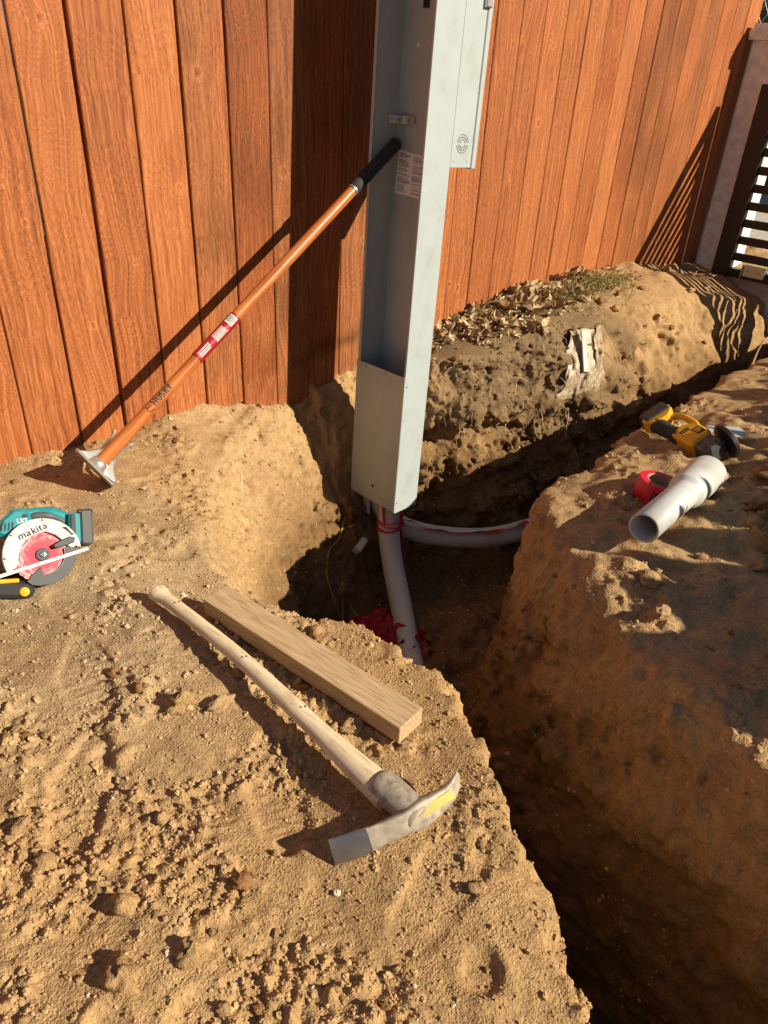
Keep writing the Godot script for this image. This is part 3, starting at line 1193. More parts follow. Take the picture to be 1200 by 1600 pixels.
func label_print() -> ImageTexture:
	var r2 := RandomNumberGenerator.new()
	r2.seed = 8
	var im := Image.create(256, 256, false, Image.FORMAT_RGB8)
	im.fill(Color(0.94, 0.93, 0.94))
	for col in 2:
		var y := 12
		while y < 244:
			var x := 10 + col * 126
			var end := x + r2.randi_range(60, 112)
			var tall := 3 if r2.randf() < 0.8 else 6
			while x < end:
				var w := r2.randi_range(3, 11)
				im.fill_rect(Rect2i(x, y, mini(w, end - x), tall), Color(0.22, 0.21, 0.22))
				x += w + 2
			y += tall + 4 + (8 if r2.randf() < 0.22 else 0)
	return ImageTexture.create_from_image(im)


# ---------------------------------------------------------------- tools
func build_tamper() -> void:
	var foot := Vector3(0.678, 0.058, 0.258)
	var top := Vector3(1.792, 0.797, 0.195)
	var L := (top - foot).length()
	var f := frame_of(top - foot, Vector3(0, 0, 1))
	var t := thing("tamper", "long orange-handled hand tamper leaning from the soil into the grey pedestal", "tamper", Transform3D(f, foot))
	var st := st_new()
	var hp := []
	var hr := []
	for i in 25:
		hp.append(Vector3(0, 0.0 + (L - 0.20) * i / 24.0, 0))
		hr.append(0.0162 + 0.002 * smoothstep(0.25, 0.0, i / 24.0))
	tube(st, hp, hr, 16)
	part("handle", st, M.handle, t)
	st = st_new()
	lathe(st, Transform3D(Basis(), Vector3(0, L - 0.225, 0)), [Vector2(0.0178, 0.0), Vector2(0.0192, 0.002), Vector2(0.0195, 0.02), Vector2(0.0195, 0.2), Vector2(0.0215, 0.21), Vector2(0.0215, 0.216), Vector2(0.0, 0.219)], 18, false)
	var grip := part("grip", st, M.black_rubber, t)
	st = st_new()
	lathe(st, Transform3D(Basis(), Vector3(0, L - 0.0055, 0)), [Vector2(0.016, -0.002), Vector2(0.0165, 0.006), Vector2(0.013, 0.010), Vector2(0.0, 0.011)], 16, false)
	part("end_cap", st, M.disc_brown, grip)
	st = st_new()
	lathe(st, Transform3D(Basis(), Vector3(0, L - 0.230, 0)), [Vector2(0.0177, 0.0), Vector2(0.0190, 0.0005), Vector2(0.0190, 0.005), Vector2(0.0177, 0.0055)], 18)
	part("collar", st, M.zinc, grip)
	# red paper sleeve with its print, on the side that faces out of the picture
	st = st_new()
	lathe(st, Transform3D(Basis(), Vector3(0, 0.395, 0)), [Vector2(0.0160, 0.0), Vector2(0.0178, 0.0003), Vector2(0.0178, 0.168), Vector2(0.0160, 0.1685)], 24)
	var sl := part("paper_label", st, M.red_label, t)
	# which way the camera looks at the handle from
	var mid := foot + f.y * 0.45
	var to_cam := f.inverse() * (Vector3(0, 1.0, 2.0) - mid)
	to_cam.y = 0.0
	var fz := to_cam.normalized()
	var fx := Vector3.UP.cross(fz)
	# print: a run of text along the handle; local frame u along the handle, v round it
	var face := Basis(Vector3.UP, fz.cross(Vector3.UP), fz)
	st = st_new()
	var wrap := func(st: SurfaceTool, y0: float, y1: float, a0: float, a1: float, r: float) -> void:
		var k := 6
		for s in k:
			var b0 := lerpf(a0, a1, float(s) / k)
			var b1 := lerpf(a0, a1, float(s + 1) / k)
			var d0 := fz * cos(b0) + fx * sin(b0)
			var d1 := fz * cos(b1) + fx * sin(b1)
			quad(st, d0 * r + Vector3.UP * y0, d1 * r + Vector3.UP * y0, d1 * r + Vector3.UP * y1, d0 * r + Vector3.UP * y1)
	wrap.call(st, 0.527, 0.556, -0.9, 0.55, 0.0182)
	part("barcode_panel", st, M.print_white, sl)
	var r2 := RandomNumberGenerator.new()
	r2.seed = 5
	st = st_new()
	for row in 3:
		var y := 0.403
		while y < 0.445:
			var l := r2.randf_range(0.002, 0.006)
			wrap.call(st, y, y + l, -0.45 + row * 0.36, -0.24 + row * 0.36, 0.0182)
			y += l + 0.0016
	for row in 7:
		var y := 0.468
		while y < 0.512 - 0.002 * (row % 3):
			var l := r2.randf_range(0.002, 0.005)
			wrap.call(st, y, y + l, -0.7 + row * 0.2, -0.58 + row * 0.2, 0.0182)
			y += l + 0.0014
	part("fine_print", st, M.print_white, sl)
	st = st_new()
	for row in 9:
		wrap.call(st, 0.531 + row * 0.0026, 0.5318 + row * 0.0026 + 0.0006 * (row % 2), -0.8, 0.45, 0.0185)
	part("barcode", st, M.print_black, sl)
	var word := text("lettering", "HUSKY", 0.017, Transform3D(face, fz * 0.0166 + Vector3.UP * 0.252 + face.y * 0.0), M.print_black, t, 800)
	word.transform.origin += face.y * 0.002
	# the dog-head outline before the word, as simple angular strokes
	st = st_new()
	prism(st, Transform3D(face, fz * 0.0166 + Vector3.UP * 0.200), PackedVector2Array([Vector2(-0.008, 0), Vector2(-0.002, 0.010), Vector2(0.002, 0.005), Vector2(0.010, 0.007), Vector2(0.006, 0.0035), Vector2(0.0, 0.003), Vector2(-0.003, 0.006), Vector2(-0.006, 0.0)]), 0.0, 0.0006)
	prism(st, Transform3D(face, fz * 0.0166 + Vector3.UP * 0.200), PackedVector2Array([Vector2(-0.008, -0.001), Vector2(-0.006, -0.001), Vector2(-0.002, -0.006), Vector2(0.010, -0.007), Vector2(0.002, -0.009), Vector2(-0.003, -0.008)]), 0.0, 0.0006)
	part("emblem", st, M.print_black, t)
	# cast head: square plate across the handle, socket, ribs and two straps that grip the handle
	var head := st_new()
	var s := 0.066
	var pb := Basis(Vector3.RIGHT, -PI / 2)
	var lat := face.y.cross(fz).normalized() if false else fz.cross(Vector3.UP).normalized()
	var hb := Basis(lat, Vector3.UP, lat.cross(Vector3.UP))
	prism(head, Transform3D(hb * Basis(Vector3(0, 0, 1), 0.10) * pb, Vector3(0, -0.010, 0)), rounded(s * 2, s * 2, 0.010), -0.007, 0.0, 0.002)
	var hd := part("tamping_plate", head, M.zinc, t)
	st = st_new()
	lathe(st, Transform3D(), [Vector2(0.034, -0.010), Vector2(0.028, -0.002), Vector2(0.0245, 0.004), Vector2(0.0235, 0.012), Vector2(0.0178, 0.014)], 20, false)
	part("socket", st, M.zinc, hd)
	st = st_new()
	tube(st, [hb * Vector3(-0.062, -0.004, 0.020), hb * Vector3(-0.058, -0.003, 0.020), hb * Vector3(0.040, 0.0, 0.020), hb * Vector3(0.046, 0.0, 0.020)], [0.006, 0.011, 0.012, 0.008], 14)
	part("roll", st, M.zinc, hd)
	for k in [-1.0, 1.0]:
		st = st_new()
		tube(st, smooth_path([hb * Vector3(0.056 * k, -0.010, 0.012), hb * Vector3(0.040 * k, 0.010, 0.016), hb * Vector3(0.024 * k, 0.036, 0.017), hb * Vector3(0.022 * k, 0.062, 0.016), hb * Vector3(0.025 * k, 0.090, 0.016), hb * Vector3(0.030 * k, 0.100, 0.018)], 4), [0.0075, 0.0072, 0.007, 0.0068, 0.0066, 0.0064, 0.006, 0.006, 0.006, 0.006, 0.006, 0.006, 0.006, 0.006, 0.0062, 0.0065, 0.007, 0.0075, 0.008, 0.0078, 0.007], 12, 0.55, Vector3.UP)
		part("strap", st, M.zinc, hd)
		st = st_new()
		prism(st, Transform3D(hb, Vector3.ZERO), PackedVector2Array([Vector2(0.02 * k, -0.010), Vector2(0.062 * k, -0.010), Vector2(0.060 * k, -0.002), Vector2(0.040 * k, 0.012), Vector2(0.026 * k, 0.030), Vector2(0.0185 * k, 0.034)]), -0.004, 0.004, 0.001)
		part("rib", st, M.zinc, hd)


func build_pick() -> void:
	# the handle lies along z; its head end rests on the soil at z = 1.5
	var a := Vector3(0.541, 0.030, 0.800)
	var b := Vector3(0.556, 0.040, 1.500)
	var p := thing("pickaxe", "cutter mattock with a pale wooden handle lying on the soil beside the timber", "pickaxe", Transform3D(Basis(), a))
	var d := b - a
	var st := st_new()
	var pts := []
	var rad := []
	var prof := [[0.0, 0.012], [0.012, 0.021], [0.03, 0.020], [0.06, 0.0155], [0.14, 0.0150], [0.4, 0.0160], [0.62, 0.0165], [0.75, 0.0175], [0.86, 0.021], [0.93, 0.0245], [1.0, 0.0265]]
	for q in prof:
		var s: float = q[0]
		pts.append(d * s + Vector3(0.004 * sin(s * 5.0), 0.012 * sin(s * PI) - 0.004, 0))
		rad.append(q[1])
	pts = smooth_path(pts, 3)
	var rr := []
	for i in rad.size() - 1:
		for k in 3:
			rr.append(lerpf(rad[i], rad[i + 1], k / 3.0))
	rr.append(rad[-1])
	tube(st, pts, rr, 18, 0.78, Vector3.UP)
	part("handle", st, M.hickory, p)
	for q in [0.13, 0.46, 0.70]:
		st = st_new()
		lathe(st, Transform3D(Basis(), d * q + Vector3(0.004, 0.024 + 0.010 * sin(q * PI) - 0.010 + 0.002 * (q - 0.13), 0)), [Vector2(0.0018, 0.0), Vector2(0.0018, 0.0012), Vector2(0.0, 0.0014)], 8)
		part("nail_hole", st, M.dark, p)
	# head: swept from the broad adze edge through the eye to the narrow bit
	var o := b - a
	var path := [Vector3(-0.124, -0.020, 0.008), Vector3(-0.092, -0.012, 0.026), Vector3(-0.057, -0.004, 0.041), Vector3(-0.026, 0.002, 0.052), Vector3(0.0, 0.004, 0.057), Vector3(0.030, 0.004, 0.062), Vector3(0.056, 0.006, 0.065), Vector3(0.078, 0.010, 0.062), Vector3(0.096, 0.016, 0.053)]
	# at each: half width across the handle's eye axis (y), half thickness
	var hw := [0.020, 0.020, 0.0170, 0.017, 0.021, 0.019, 0.0155, 0.0125, 0.006]
	var ht := [0.0010, 0.0028, 0.0045, 0.009, 0.0125, 0.009, 0.0058, 0.0042, 0.0012]
	st = st_new()
	st.set_smooth_group(1)
	var rings := []
	var sp := smooth_path(path, 4)
	for i in sp.size():
		var dir: Vector3 = (sp[mini(i + 1, sp.size() - 1)] - sp[maxi(i - 1, 0)]).normalized()
		var side := dir.cross(Vector3(0.10, 0.85, -0.5).normalized()).normalized()
		var upv := side.cross(dir).normalized()
		var fi := minf(i / 4.0, hw.size() - 1.001)
		var k := int(fi)
		var w: float = lerpf(hw[k], hw[k + 1], smoothstep(0.0, 1.0, fi - k))
		var h: float = lerpf(ht[k], ht[k + 1], smoothstep(0.0, 1.0, fi - k))
		var ring := []
		for q in 20:
			var an := TAU * q / 20
			var cx := signf(cos(an)) * pow(absf(cos(an)), 0.38) * w
			var cy := signf(sin(an)) * pow(absf(sin(an)), 0.38) * h
			ring.append(o + sp[i] + upv * cx + side * cy)
		rings.append(ring)
	for i in rings.size() - 1:
		for q in 20:
			var r := (q + 1) % 20
			quad(st, rings[i][q], rings[i][r], rings[i + 1][r], rings[i + 1][q])
	for q in range(1, 19):
		tri(st, rings[0][0], rings[0][q + 1], rings[0][q])
		tri(st, rings[-1][0], rings[-1][q], rings[-1][q + 1])
	var hd := part("head", st, M.iron, p)
	# eye socket, a blunt collar round the handle's end
	st = st_new()
	tube(st, [o + Vector3(0, 0.002, -0.024), o + Vector3(0, 0.002, -0.022), o + Vector3(0, 0.002, -0.012), o + Vector3(0, 0.003, 0.02), o + Vector3(0, 0.004, 0.056), o + Vector3(0, 0.004, 0.064), o + Vector3(0, 0.004, 0.066)], [0.0255, 0.0266, 0.0268, 0.0262, 0.0240, 0.0225, 0.020], 28, 0.78, Vector3.UP)
	part("eye", st, M.iron, hd)
	# bright worn steel at the adze edge
	st = st_new()
	var wear := []
	for i in range(0, 9):
		wear.append([rings[i], i])
	for i in 6:
		for q in range(0, 20):
			var r := (q + 1) % 20
			var e := 1.0004
			var c0: Vector3 = o + sp[i]
			var c1: Vector3 = o + sp[i + 1]
			var g := 0.0006
			var p0: Vector3 = rings[i][q]
			var p1: Vector3 = rings[i][r]
			var p2: Vector3 = rings[i + 1][r]
			var p3: Vector3 = rings[i + 1][q]
			quad(st, p0 + (p0 - c0).normalized() * g, p1 + (p1 - c0).normalized() * g, p2 + (p2 - c1).normalized() * g, p3 + (p3 - c1).normalized() * g)
	part("adze_edge", st, M.worn_steel, hd)
	# patch of yellow paint on the outer face of the head
	st = st_new()
	var oc := PackedVector2Array()
	for q in 20:
		var an := TAU * q / 20
		oc.append(Vector2(cos(an) * 0.036, sin(an) * 0.0095))
	prism(st, Transform3D(Basis(Vector3(0.98, 0.04, 0.14).normalized(), Vector3(-0.06, 0.93, 0.35).normalized(), Vector3(-0.12, -0.34, 0.92).normalized()).orthonormalized(), o + Vector3(0.030, 0.006, 0.0715)), oc, -0.012, 0.0012, 0.0004)
	part("paint_mark", st, M.yellow_paint, hd)


func build_lumber() -> void:
	var a := Vector3(0.6235, 0.024, 0.905)
	var b := Vector3(0.6865, 0.026, 1.418)
	var t := thing("timber", "weathered length of sawn timber lying near the edge of the pit", "timber", Transform3D(Basis(Vector3.UP, atan2(b.x - a.x, b.z - a.z)), a.lerp(b, 0.5)))
	var st := st_new()
	var L := (b - a).length() / 2
	var sec := rounded(0.0655, 0.038, 0.003, Vector2.ZERO, 3)
	prism(st, Transform3D(), sec, -L, L, 0.0012)
	part("beam", st, M.lumber, t)


func build_pvc() -> void:
	var a := Vector3(1.475, 0.103, 1.400)
	var b := Vector3(1.868, 0.103, 1.368)
	var t := thing("pipe_piece", "short piece of pale grey plastic pipe with a flared bell end", "pipe", Transform3D(frame_of(b - a), a))
	var st := st_new()
	var L := (b - a).length()
	var r := 0.0375
	lathe(st, Transform3D(), [Vector2(r - 0.005, 0.06), Vector2(r - 0.005, 0.0), Vector2(r - 0.003, -0.0012), Vector2(r, 0.0), Vector2(r, L * 0.585), Vector2(r + 0.0005, L * 0.595), Vector2(r + 0.0088, L * 0.620), Vector2(r + 0.0098, L * 0.63), Vector2(r + 0.0130, L), Vector2(r + 0.007, L + 0.001), Vector2(r + 0.003, L), Vector2(r + 0.002, L * 0.66), Vector2(r - 0.005, L * 0.6), Vector2(r - 0.005, 0.06)], 48, false)
	part("pipe_wall", st, M.pvc, t)


func build_tape_roll() -> void:
	var t := thing("tape_roll", "roll of red warning tape behind the loose plastic pipe", "tape", Transform3D(Basis(Vector3(0.3, 0, -0.4).normalized(), 0.16), Vector3(1.740, 0.042, 1.300)))
	var st := st_new()
	lathe(st, Transform3D(), [Vector2(0.042, 0.052), Vector2(0.042, 0.0), Vector2(0.060, 0.0), Vector2(0.062, 0.002), Vector2(0.062, 0.050), Vector2(0.060, 0.052), Vector2(0.042, 0.052)], 40)
	part("wound_tape", st, M.red_tape, t)
	st = st_new()
	lathe(st, Transform3D(), [Vector2(0.039, 0.0525), Vector2(0.039, 0.0), Vector2(0.0418, 0.0), Vector2(0.0418, 0.0525), Vector2(0.039, 0.0525)], 32)
	part("cardboard_core", st, mat(srgb(0.42, 0.32, 0.22), 0.9), t)
	# black print on the outside, three upright bars of letters
	st = st_new()
	for q in [[2.62, 0.10], [2.78, 0.10], [2.94, 0.05]]:
		var pts := []
		var k := 4
		for s in k:
			var a0: float = q[0] + q[1] * s / k
			var a1: float = q[0] + q[1] * (s + 1) / k
			var r := 0.0625
			quad(st, Vector3(cos(a1) * r, 0.010, sin(a1) * r), Vector3(cos(a0) * r, 0.010, sin(a0) * r), Vector3(cos(a0) * r, 0.040, sin(a0) * r), Vector3(cos(a1) * r, 0.040, sin(a1) * r))
	part("black_print", st, M.print_black, t)


func build_grinder() -> void:
	# lies on its side: y runs from the battery to the gear head, z points up out of the flank that shows
	var a := Vector3(2.165, 0.072, 1.065)
	var b := Vector3(2.050, 0.088, 1.330)
	var y := (b - a).normalized()
	var zc := (Vector3(0, 1.0, 2.0) - a).normalized()
	var z := (zc * 0.75 + Vector3.UP * 0.6)
	z = (z - y * z.dot(y)).normalized()
	var f := Basis(y.cross(z), y, z)
	var k0 := -1.0      # the loop and the disc are on the far side
	var t := thing("angle_grinder", "yellow and black cordless grinder lying on the mound by the trench", "grinder", Transform3D(f.scaled_local(Vector3.ONE * 0.84), a))
	# battery: dark block behind its yellow foot
	var st := st_new()
	prism(st, Transform3D(Basis(Vector3.RIGHT, PI / 2), Vector3(-0.004, -0.014, 0)), rounded(0.108, 0.070, 0.010), -0.034, 0.022, 0.004)
	part("battery", st, M.black_plastic, t)
	st = st_new()
	prism(st, Transform3D(), PackedVector2Array([Vector2(k0 * -0.060, 0.000), Vector2(k0 * -0.048, -0.018), Vector2(k0 * 0.046, -0.020), Vector2(k0 * 0.064, -0.004), Vector2(k0 * 0.058, 0.022), Vector2(k0 * 0.040, 0.040), Vector2(k0 * 0.020, 0.050), Vector2(k0 * -0.030, 0.050), Vector2(k0 * -0.050, 0.026)]), -0.030, 0.030, 0.006)
	part("battery_foot", st, M.yellow, t)
	# rubber grip
	st = st_new()
	tube(st, smooth_path([Vector3(k0 * -0.022, 0.030, 0), Vector3(k0 * -0.024, 0.075, 0.002), Vector3(k0 * -0.022, 0.12, 0.002), Vector3(k0 * -0.018, 0.165, 0)], 4), [0.032, 0.032, 0.031, 0.030, 0.029, 0.028, 0.028, 0.028, 0.029, 0.030, 0.031, 0.032, 0.032], 16, 0.95, Vector3(0, 0, 1))
	part("rubber_grip", st, M.black_rubber, t)
	# yellow loop of the handle guard
	st = st_new()
	tube(st, smooth_path([Vector3(k0 * 0.030, 0.034, 0), Vector3(k0 * 0.058, 0.060, 0), Vector3(k0 * 0.062, 0.100, 0), Vector3(k0 * 0.058, 0.150, 0), Vector3(k0 * 0.038, 0.185, 0)], 5), [0.011], 10, 1.3, Vector3(0, 0, 1))
	part("guard_loop", st, M.yellow, t)
	# yellow motor housing
	st = st_new()
	prism(st, Transform3D(), PackedVector2Array([Vector2(k0 * -0.046, 0.150), Vector2(k0 * -0.004, 0.138), Vector2(k0 * 0.040, 0.160), Vector2(k0 * 0.048, 0.185), Vector2(k0 * 0.044, 0.245), Vector2(k0 * 0.034, 0.258), Vector2(k0 * -0.042, 0.258), Vector2(k0 * -0.050, 0.235)]), -0.036, 0.036, 0.010)
	var mh := part("motor_housing", st, M.yellow, t)
	st = st_new()
	for k in 4:
		box(st, Vector3(-(-0.025 + k * 0.010), 0.172, 0.0355), Vector3(-(-0.030 + k * 0.010), 0.190, 0.0368), 0.0)
	part("air_vents", st, M.dark, mh)
	st = st_new()
	box(st, Vector3(-(0.034), 0.196, 0.0357), Vector3(-(0.004), 0.236, 0.0366), 0.0)
	part("nameplate", st, M.print_black, mh)
	st = st_new()
	for k in 3:
		box(st, Vector3(-(0.013 + k * 0.008), 0.200, 0.0367), Vector3(-(0.009 + k * 0.008), 0.230 - k * 0.006, 0.0371), 0.0)
	part("fine_print", st, M.yellow, mh)
	st = st_new()
	box(st, Vector3(-(-0.026), 0.158, 0.034), Vector3(-(-0.044), 0.166, 0.0372), 0.001)
	part("switch", st, M.black_plastic, mh)
	# gear head
	st = st_new()
	prism(st, Transform3D(), PackedVector2Array([Vector2(k0 * -0.042, 0.2585), Vector2(k0 * 0.034, 0.2585), Vector2(k0 * 0.040, 0.285), Vector2(k0 * 0.034, 0.322), Vector2(k0 * 0.012, 0.334), Vector2(k0 * -0.024, 0.328), Vector2(k0 * -0.044, 0.300)]), -0.033, 0.033, 0.010)
	var gh := part("gear_head", st, M.grey_plastic, t)
	for q in [Vector2(k0 * -0.028, 0.272), Vector2(k0 * 0.020, 0.270), Vector2(k0 * -0.024, 0.306), Vector2(k0 * 0.014, 0.308)]:
		st = st_new()
		lathe(st, Transform3D(Basis(Vector3.RIGHT, PI / 2), Vector3(q.x, q.y, 0.033)), [Vector2(0.0055, -0.002), Vector2(0.0055, 0.001), Vector2(0.003, 0.001), Vector2(0.0, -0.001)], 10)
		part("screw", st, M.dark, gh)
	# spindle, flange and cutting disc across x
	st = st_new()
	lathe(st, Transform3D(Basis(Vector3(0, 0, 1), PI / 2), Vector3(-0.030, 0.297, 0)), [Vector2(0.018, 0.0), Vector2(0.018, 0.014), Vector2(0.024, 0.016), Vector2(0.024, 0.022)], 20)
	part("spindle", st, M.black_plastic, t)
	var disc_xf := Transform3D(Basis(Vector3(0, 0, 1), PI / 2), Vector3(-0.060, 0.300, 0))
	st = st_new()
	lathe(st, disc_xf, [Vector2(0.0, -0.0012), Vector2(0.062, -0.0012), Vector2(0.062, 0.0012), Vector2(0.0, 0.0012)], 40)
	part("cutting_disc", st, M.disc_brown, t)
	st = st_new()
	prism(st, Transform3D(Basis(Vector3(0, 0, 1), Vector3(0, 1, 0), Vector3(-1, 0, 0)), Vector3(-0.044, 0.300, 0)), arc_band(0.020, 0.066, -20, 160, 24), 0.0, 0.003)
	prism(st, Transform3D(Basis(Vector3(0, 0, 1), Vector3(0, 1, 0), Vector3(-1, 0, 0)), Vector3(-0.044, 0.300, 0)), arc_band(0.063, 0.066, -20, 160, 24), 0.0032, 0.012)
	part("disc_guard", st, M.black_paint, t)


func build_plate() -> void:
	var t := thing("sheet_metal_offcut", "small offcut of pale sheet metal lying behind the yellow grinder", "metal sheet", Transform3D(Basis(Vector3(0.4, 0, 0.6).normalized(), 0.10), Vector3(2.255, 0.072, 1.255)))
	var st := st_new()
	prism(st, Transform3D(Basis(Vector3.RIGHT, -PI / 2) * Basis(Vector3(0, 0, 1), -0.75)), PackedVector2Array([Vector2(-0.055, -0.030), Vector2(0.045, -0.032), Vector2(0.062, -0.014), Vector2(0.052, 0.030), Vector2(-0.052, 0.034)]), 0.0, 0.0022, 0.0006)
	part("sheet", st, M.steel_paint, t)


func disc_print() -> ImageTexture:
	var im := Image.create(256, 256, false, Image.FORMAT_RGB8)
	var n := FastNoiseLite.new()
	noise(n, 71, 1.0, 3)
	for y in 256:
		for x in 256:
			var d := Vector2(x - 127.5, y - 127.5)
			var r := d.length() / 127.5
			var a := d.angle()
			var wear := 0.5 + n.get_noise_3d(cos(a) * 1.6, sin(a) * 1.6, r * 26.0) * 1.1 + n.get_noise_3d(cos(a) * 4.0, sin(a) * 4.0, r * 5.0) * 0.5
			var red := Vector3(0.52, 0.05, 0.085)
			var pale := Vector3(0.66, 0.42, 0.42)
			var k := clampf(smoothstep(0.35, 0.75, wear) * smoothstep(0.40, 0.72, r), 0.0, 1.0)
			var c := red.lerp(pale, k)
			if r > 0.56 and r < 0.60:
				c = c.lerp(Vector3(0.30, 0.03, 0.05), 0.4)
			im.set_pixel(x, y, Color(c.x, c.y, c.z).linear_to_srgb())
	return ImageTexture.create_from_image(im)


func build_saw() -> void:
	var c := Vector3(0.402, 0.062, 0.578)
	var z := Vector3(-0.15, 0.585, 0.80).normalized()
	var rt := Vector3(0.723, 0.049, 0.689)
	var x := (rt - z * rt.dot(z)).normalized()
	var t := thing("circular_saw", "teal and white cordless circular saw with a red blade lying on the soil", "circular saw", Transform3D(Basis(x, z.cross(x), z).scaled_local(Vector3.ONE * 0.75), c))
	# blade
	var st := st_new()
	var r := 0.082
	for s in 60:
		var a := TAU * s / 60
		var b := TAU * (s + 1) / 60
		var ra := r * (1.0 if s % 2 == 0 else 0.955)
		var rb := r * (0.955 if s % 2 == 0 else 1.0)
		for q in [Vector3.ZERO, Vector3(cos(b), sin(b), 0) * rb / r, Vector3(cos(a), sin(a), 0) * ra / r]:
			st.set_uv(Vector2(0.5 + q.x * 0.5, 0.5 - q.y * 0.5))
			st.add_vertex(q * r + Vector3(0, 0, 0.001))
		for q in [Vector3.ZERO, Vector3(cos(a), sin(a), 0) * ra / r, Vector3(cos(b), sin(b), 0) * rb / r]:
			st.set_uv(Vector2(0.5 + q.x * 0.5, 0.5 - q.y * 0.5))
			st.add_vertex(q * r + Vector3(0, 0, -0.001))
	var bm := mat(Color.WHITE, 0.42)
	bm.metallic = 0.15
	bm.albedo_texture = disc_print()
	var blade := part("blade", st, bm, t)
	var ax := Basis(Vector3.RIGHT, PI / 2)
	st = st_new()
	lathe(st, Transform3D(ax, Vector3(0, 0, 0.001)), [Vector2(0.0185, 0.0), Vector2(0.0185, 0.004), Vector2(0.016, 0.006), Vector2(0.009, 0.006)], 24)
	part("washer", st, M.grey_plastic, blade)
	st = st_new()
	lathe(st, Transform3D(ax, Vector3(0, 0, 0.004)), [Vector2(0.009, 0.0), Vector2(0.009, 0.006), Vector2(0.005, 0.0065), Vector2(0.004, 0.004), Vector2(0.0, 0.004)], 6)
	part("bolt", st, M.worn_steel, blade)
	# upper guard: white shell round the upper half of the blade
	st = st_new()
	var band := PackedVector2Array()
	for s in 31:
		var a := deg_to_rad(lerpf(20.0, 214.0, s / 30.0))
		band.append(Vector2(cos(a), sin(a)) * 0.104)
	for q in [Vector2(-0.066, -0.040), Vector2(-0.062, -0.012), Vector2(-0.060, 0.012), Vector2(-0.052, 0.034), Vector2(-0.032, 0.052), Vector2(0.002, 0.066), Vector2(0.028, 0.058), Vector2(0.046, 0.045), Vector2(0.060, 0.030), Vector2(0.074, 0.022)]:
		band.append(q)
	prism(st, Transform3D(), band, 0.004, 0.012, 0.002)
	var guard := part("upper_guard", st, M.saw_white, t)
	st = st_new()
	prism(st, Transform3D(), arc_band(0.094, 0.1045, 16, 214, 30), -0.036, 0.0035, 0.002)
	part("guard_rim", st, M.saw_white, guard)
	st = st_new()
	prism(st, Transform3D(), arc_band(0.0855, 0.0935, 24, 150, 24), 0.0121, 0.0135, 0.0005)
	part("guard_rib", st, M.saw_white, guard)
	st = st_new()
	prism(st, Transform3D(), PackedVector2Array([Vector2(0.045, 0.080), Vector2(0.060, 0.070), Vector2(0.074, 0.058), Vector2(0.072, 0.066), Vector2(0.056, 0.083)]), 0.0125, 0.0145, 0.0004)
	part("guard_window", st, M.dark, guard)
	st = st_new()
	prism(st, Transform3D(), arc_band(0.055, 0.088, -2, 84, 16), -0.030, -0.0035)
	part("housing_floor", st, M.dark, guard)
	text("lettering", "makita", 0.0185, Transform3D(Basis(Vector3(0, 0, 1), 0.50), Vector3(-0.031, 0.064, 0.0123)), M.print_black, guard, 700, true)
	for a in [40.0, 95.0, 150.0, 190.0]:
		st = st_new()
		lathe(st, Transform3D(ax, Vector3(cos(deg_to_rad(a)), sin(deg_to_rad(a)), 0) * 0.0985 + Vector3(0, 0, 0.012)), [Vector2(0.0032, -0.001), Vector2(0.0032, 0.001), Vector2(0.0014, 0.001), Vector2(0.0, 0.0002)], 10)
		part("screw", st, M.grey_plastic, guard)
	# lower guard: dark crescent with its lever
	st = st_new()
	var low := arc_band(0.060, 0.087, -112, 22, 26)
	prism(st, Transform3D(), low, 0.0045, 0.0075, 0.0008)
	prism(st, Transform3D(), PackedVector2Array([Vector2(-0.036, -0.079), Vector2(-0.022, -0.0885), Vector2(0.0, -0.090), Vector2(0.012, -0.086), Vector2(0.006, -0.060), Vector2(-0.001, -0.036), Vector2(-0.022, -0.058)]), 0.0046, 0.0079, 0.0008)
	prism(st, Transform3D(), arc_band(0.0845, 0.0885, -112, 22, 26), -0.012, 0.0044)
	var lg := part("lower_guard", st, M.grey_plastic, t)
	st = st_new()
	prism(st, Transform3D(), arc_band(0.0575, 0.0598, -85, 20, 20), 0.0040, 0.0088)
	part("guard_lip", st, M.worn_steel, lg)
	st = st_new()
	prism(st, Transform3D(), PackedVector2Array([Vector2(0.024, 0.027), Vector2(0.030, 0.018), Vector2(0.046, 0.022), Vector2(0.066, 0.030), Vector2(0.080, 0.038), Vector2(0.082, 0.052), Vector2(0.066, 0.054), Vector2(0.044, 0.042)]), 0.0125, 0.0225, 0.003)
	part("lever", st, M.grey_plastic, lg)
	# base plate, seen along its edge
	st = st_new()
	var sh := Basis(Vector3(0, 0, 1), 0.372)
	box(st, Vector3(-0.24, -0.0015, -0.115), Vector3(0.128, 0.0015, 0.020), 0.0006, Transform3D(sh, Vector3(0.0, -0.0255, 0.0)))
	box(st, Vector3(-0.24, -0.0048, 0.0202), Vector3(0.128, 0.0048, 0.0228), 0.0008, Transform3D(sh, Vector3(0.0, -0.0255, 0.0)))
	part("base_plate", st, M.white, t)
	# motor behind the blade
	st = st_new()
	lathe(st, Transform3D(Basis(Vector3.RIGHT, -PI / 2), Vector3(-0.01, 0.030, -0.040)), [Vector2(0.046, 0.0), Vector2(0.048, 0.02), Vector2(0.046, 0.075), Vector2(0.030, 0.088), Vector2(0.0, 0.09)], 28, false)
	part("motor", st, M.teal, t)
	# front knob side of the body
	st = st_new()
	prism(st, Transform3D(), PackedVector2Array([Vector2(-0.125, 0.052), Vector2(-0.085, 0.040), Vector2(-0.030, 0.080), Vector2(-0.036, 0.118), Vector2(-0.060, 0.134), Vector2(-0.086, 0.128), Vector2(-0.112, 0.098)]), -0.060, -0.012, 0.010)
	var bd := part("body", st, M.teal, t)
	st = st_new()
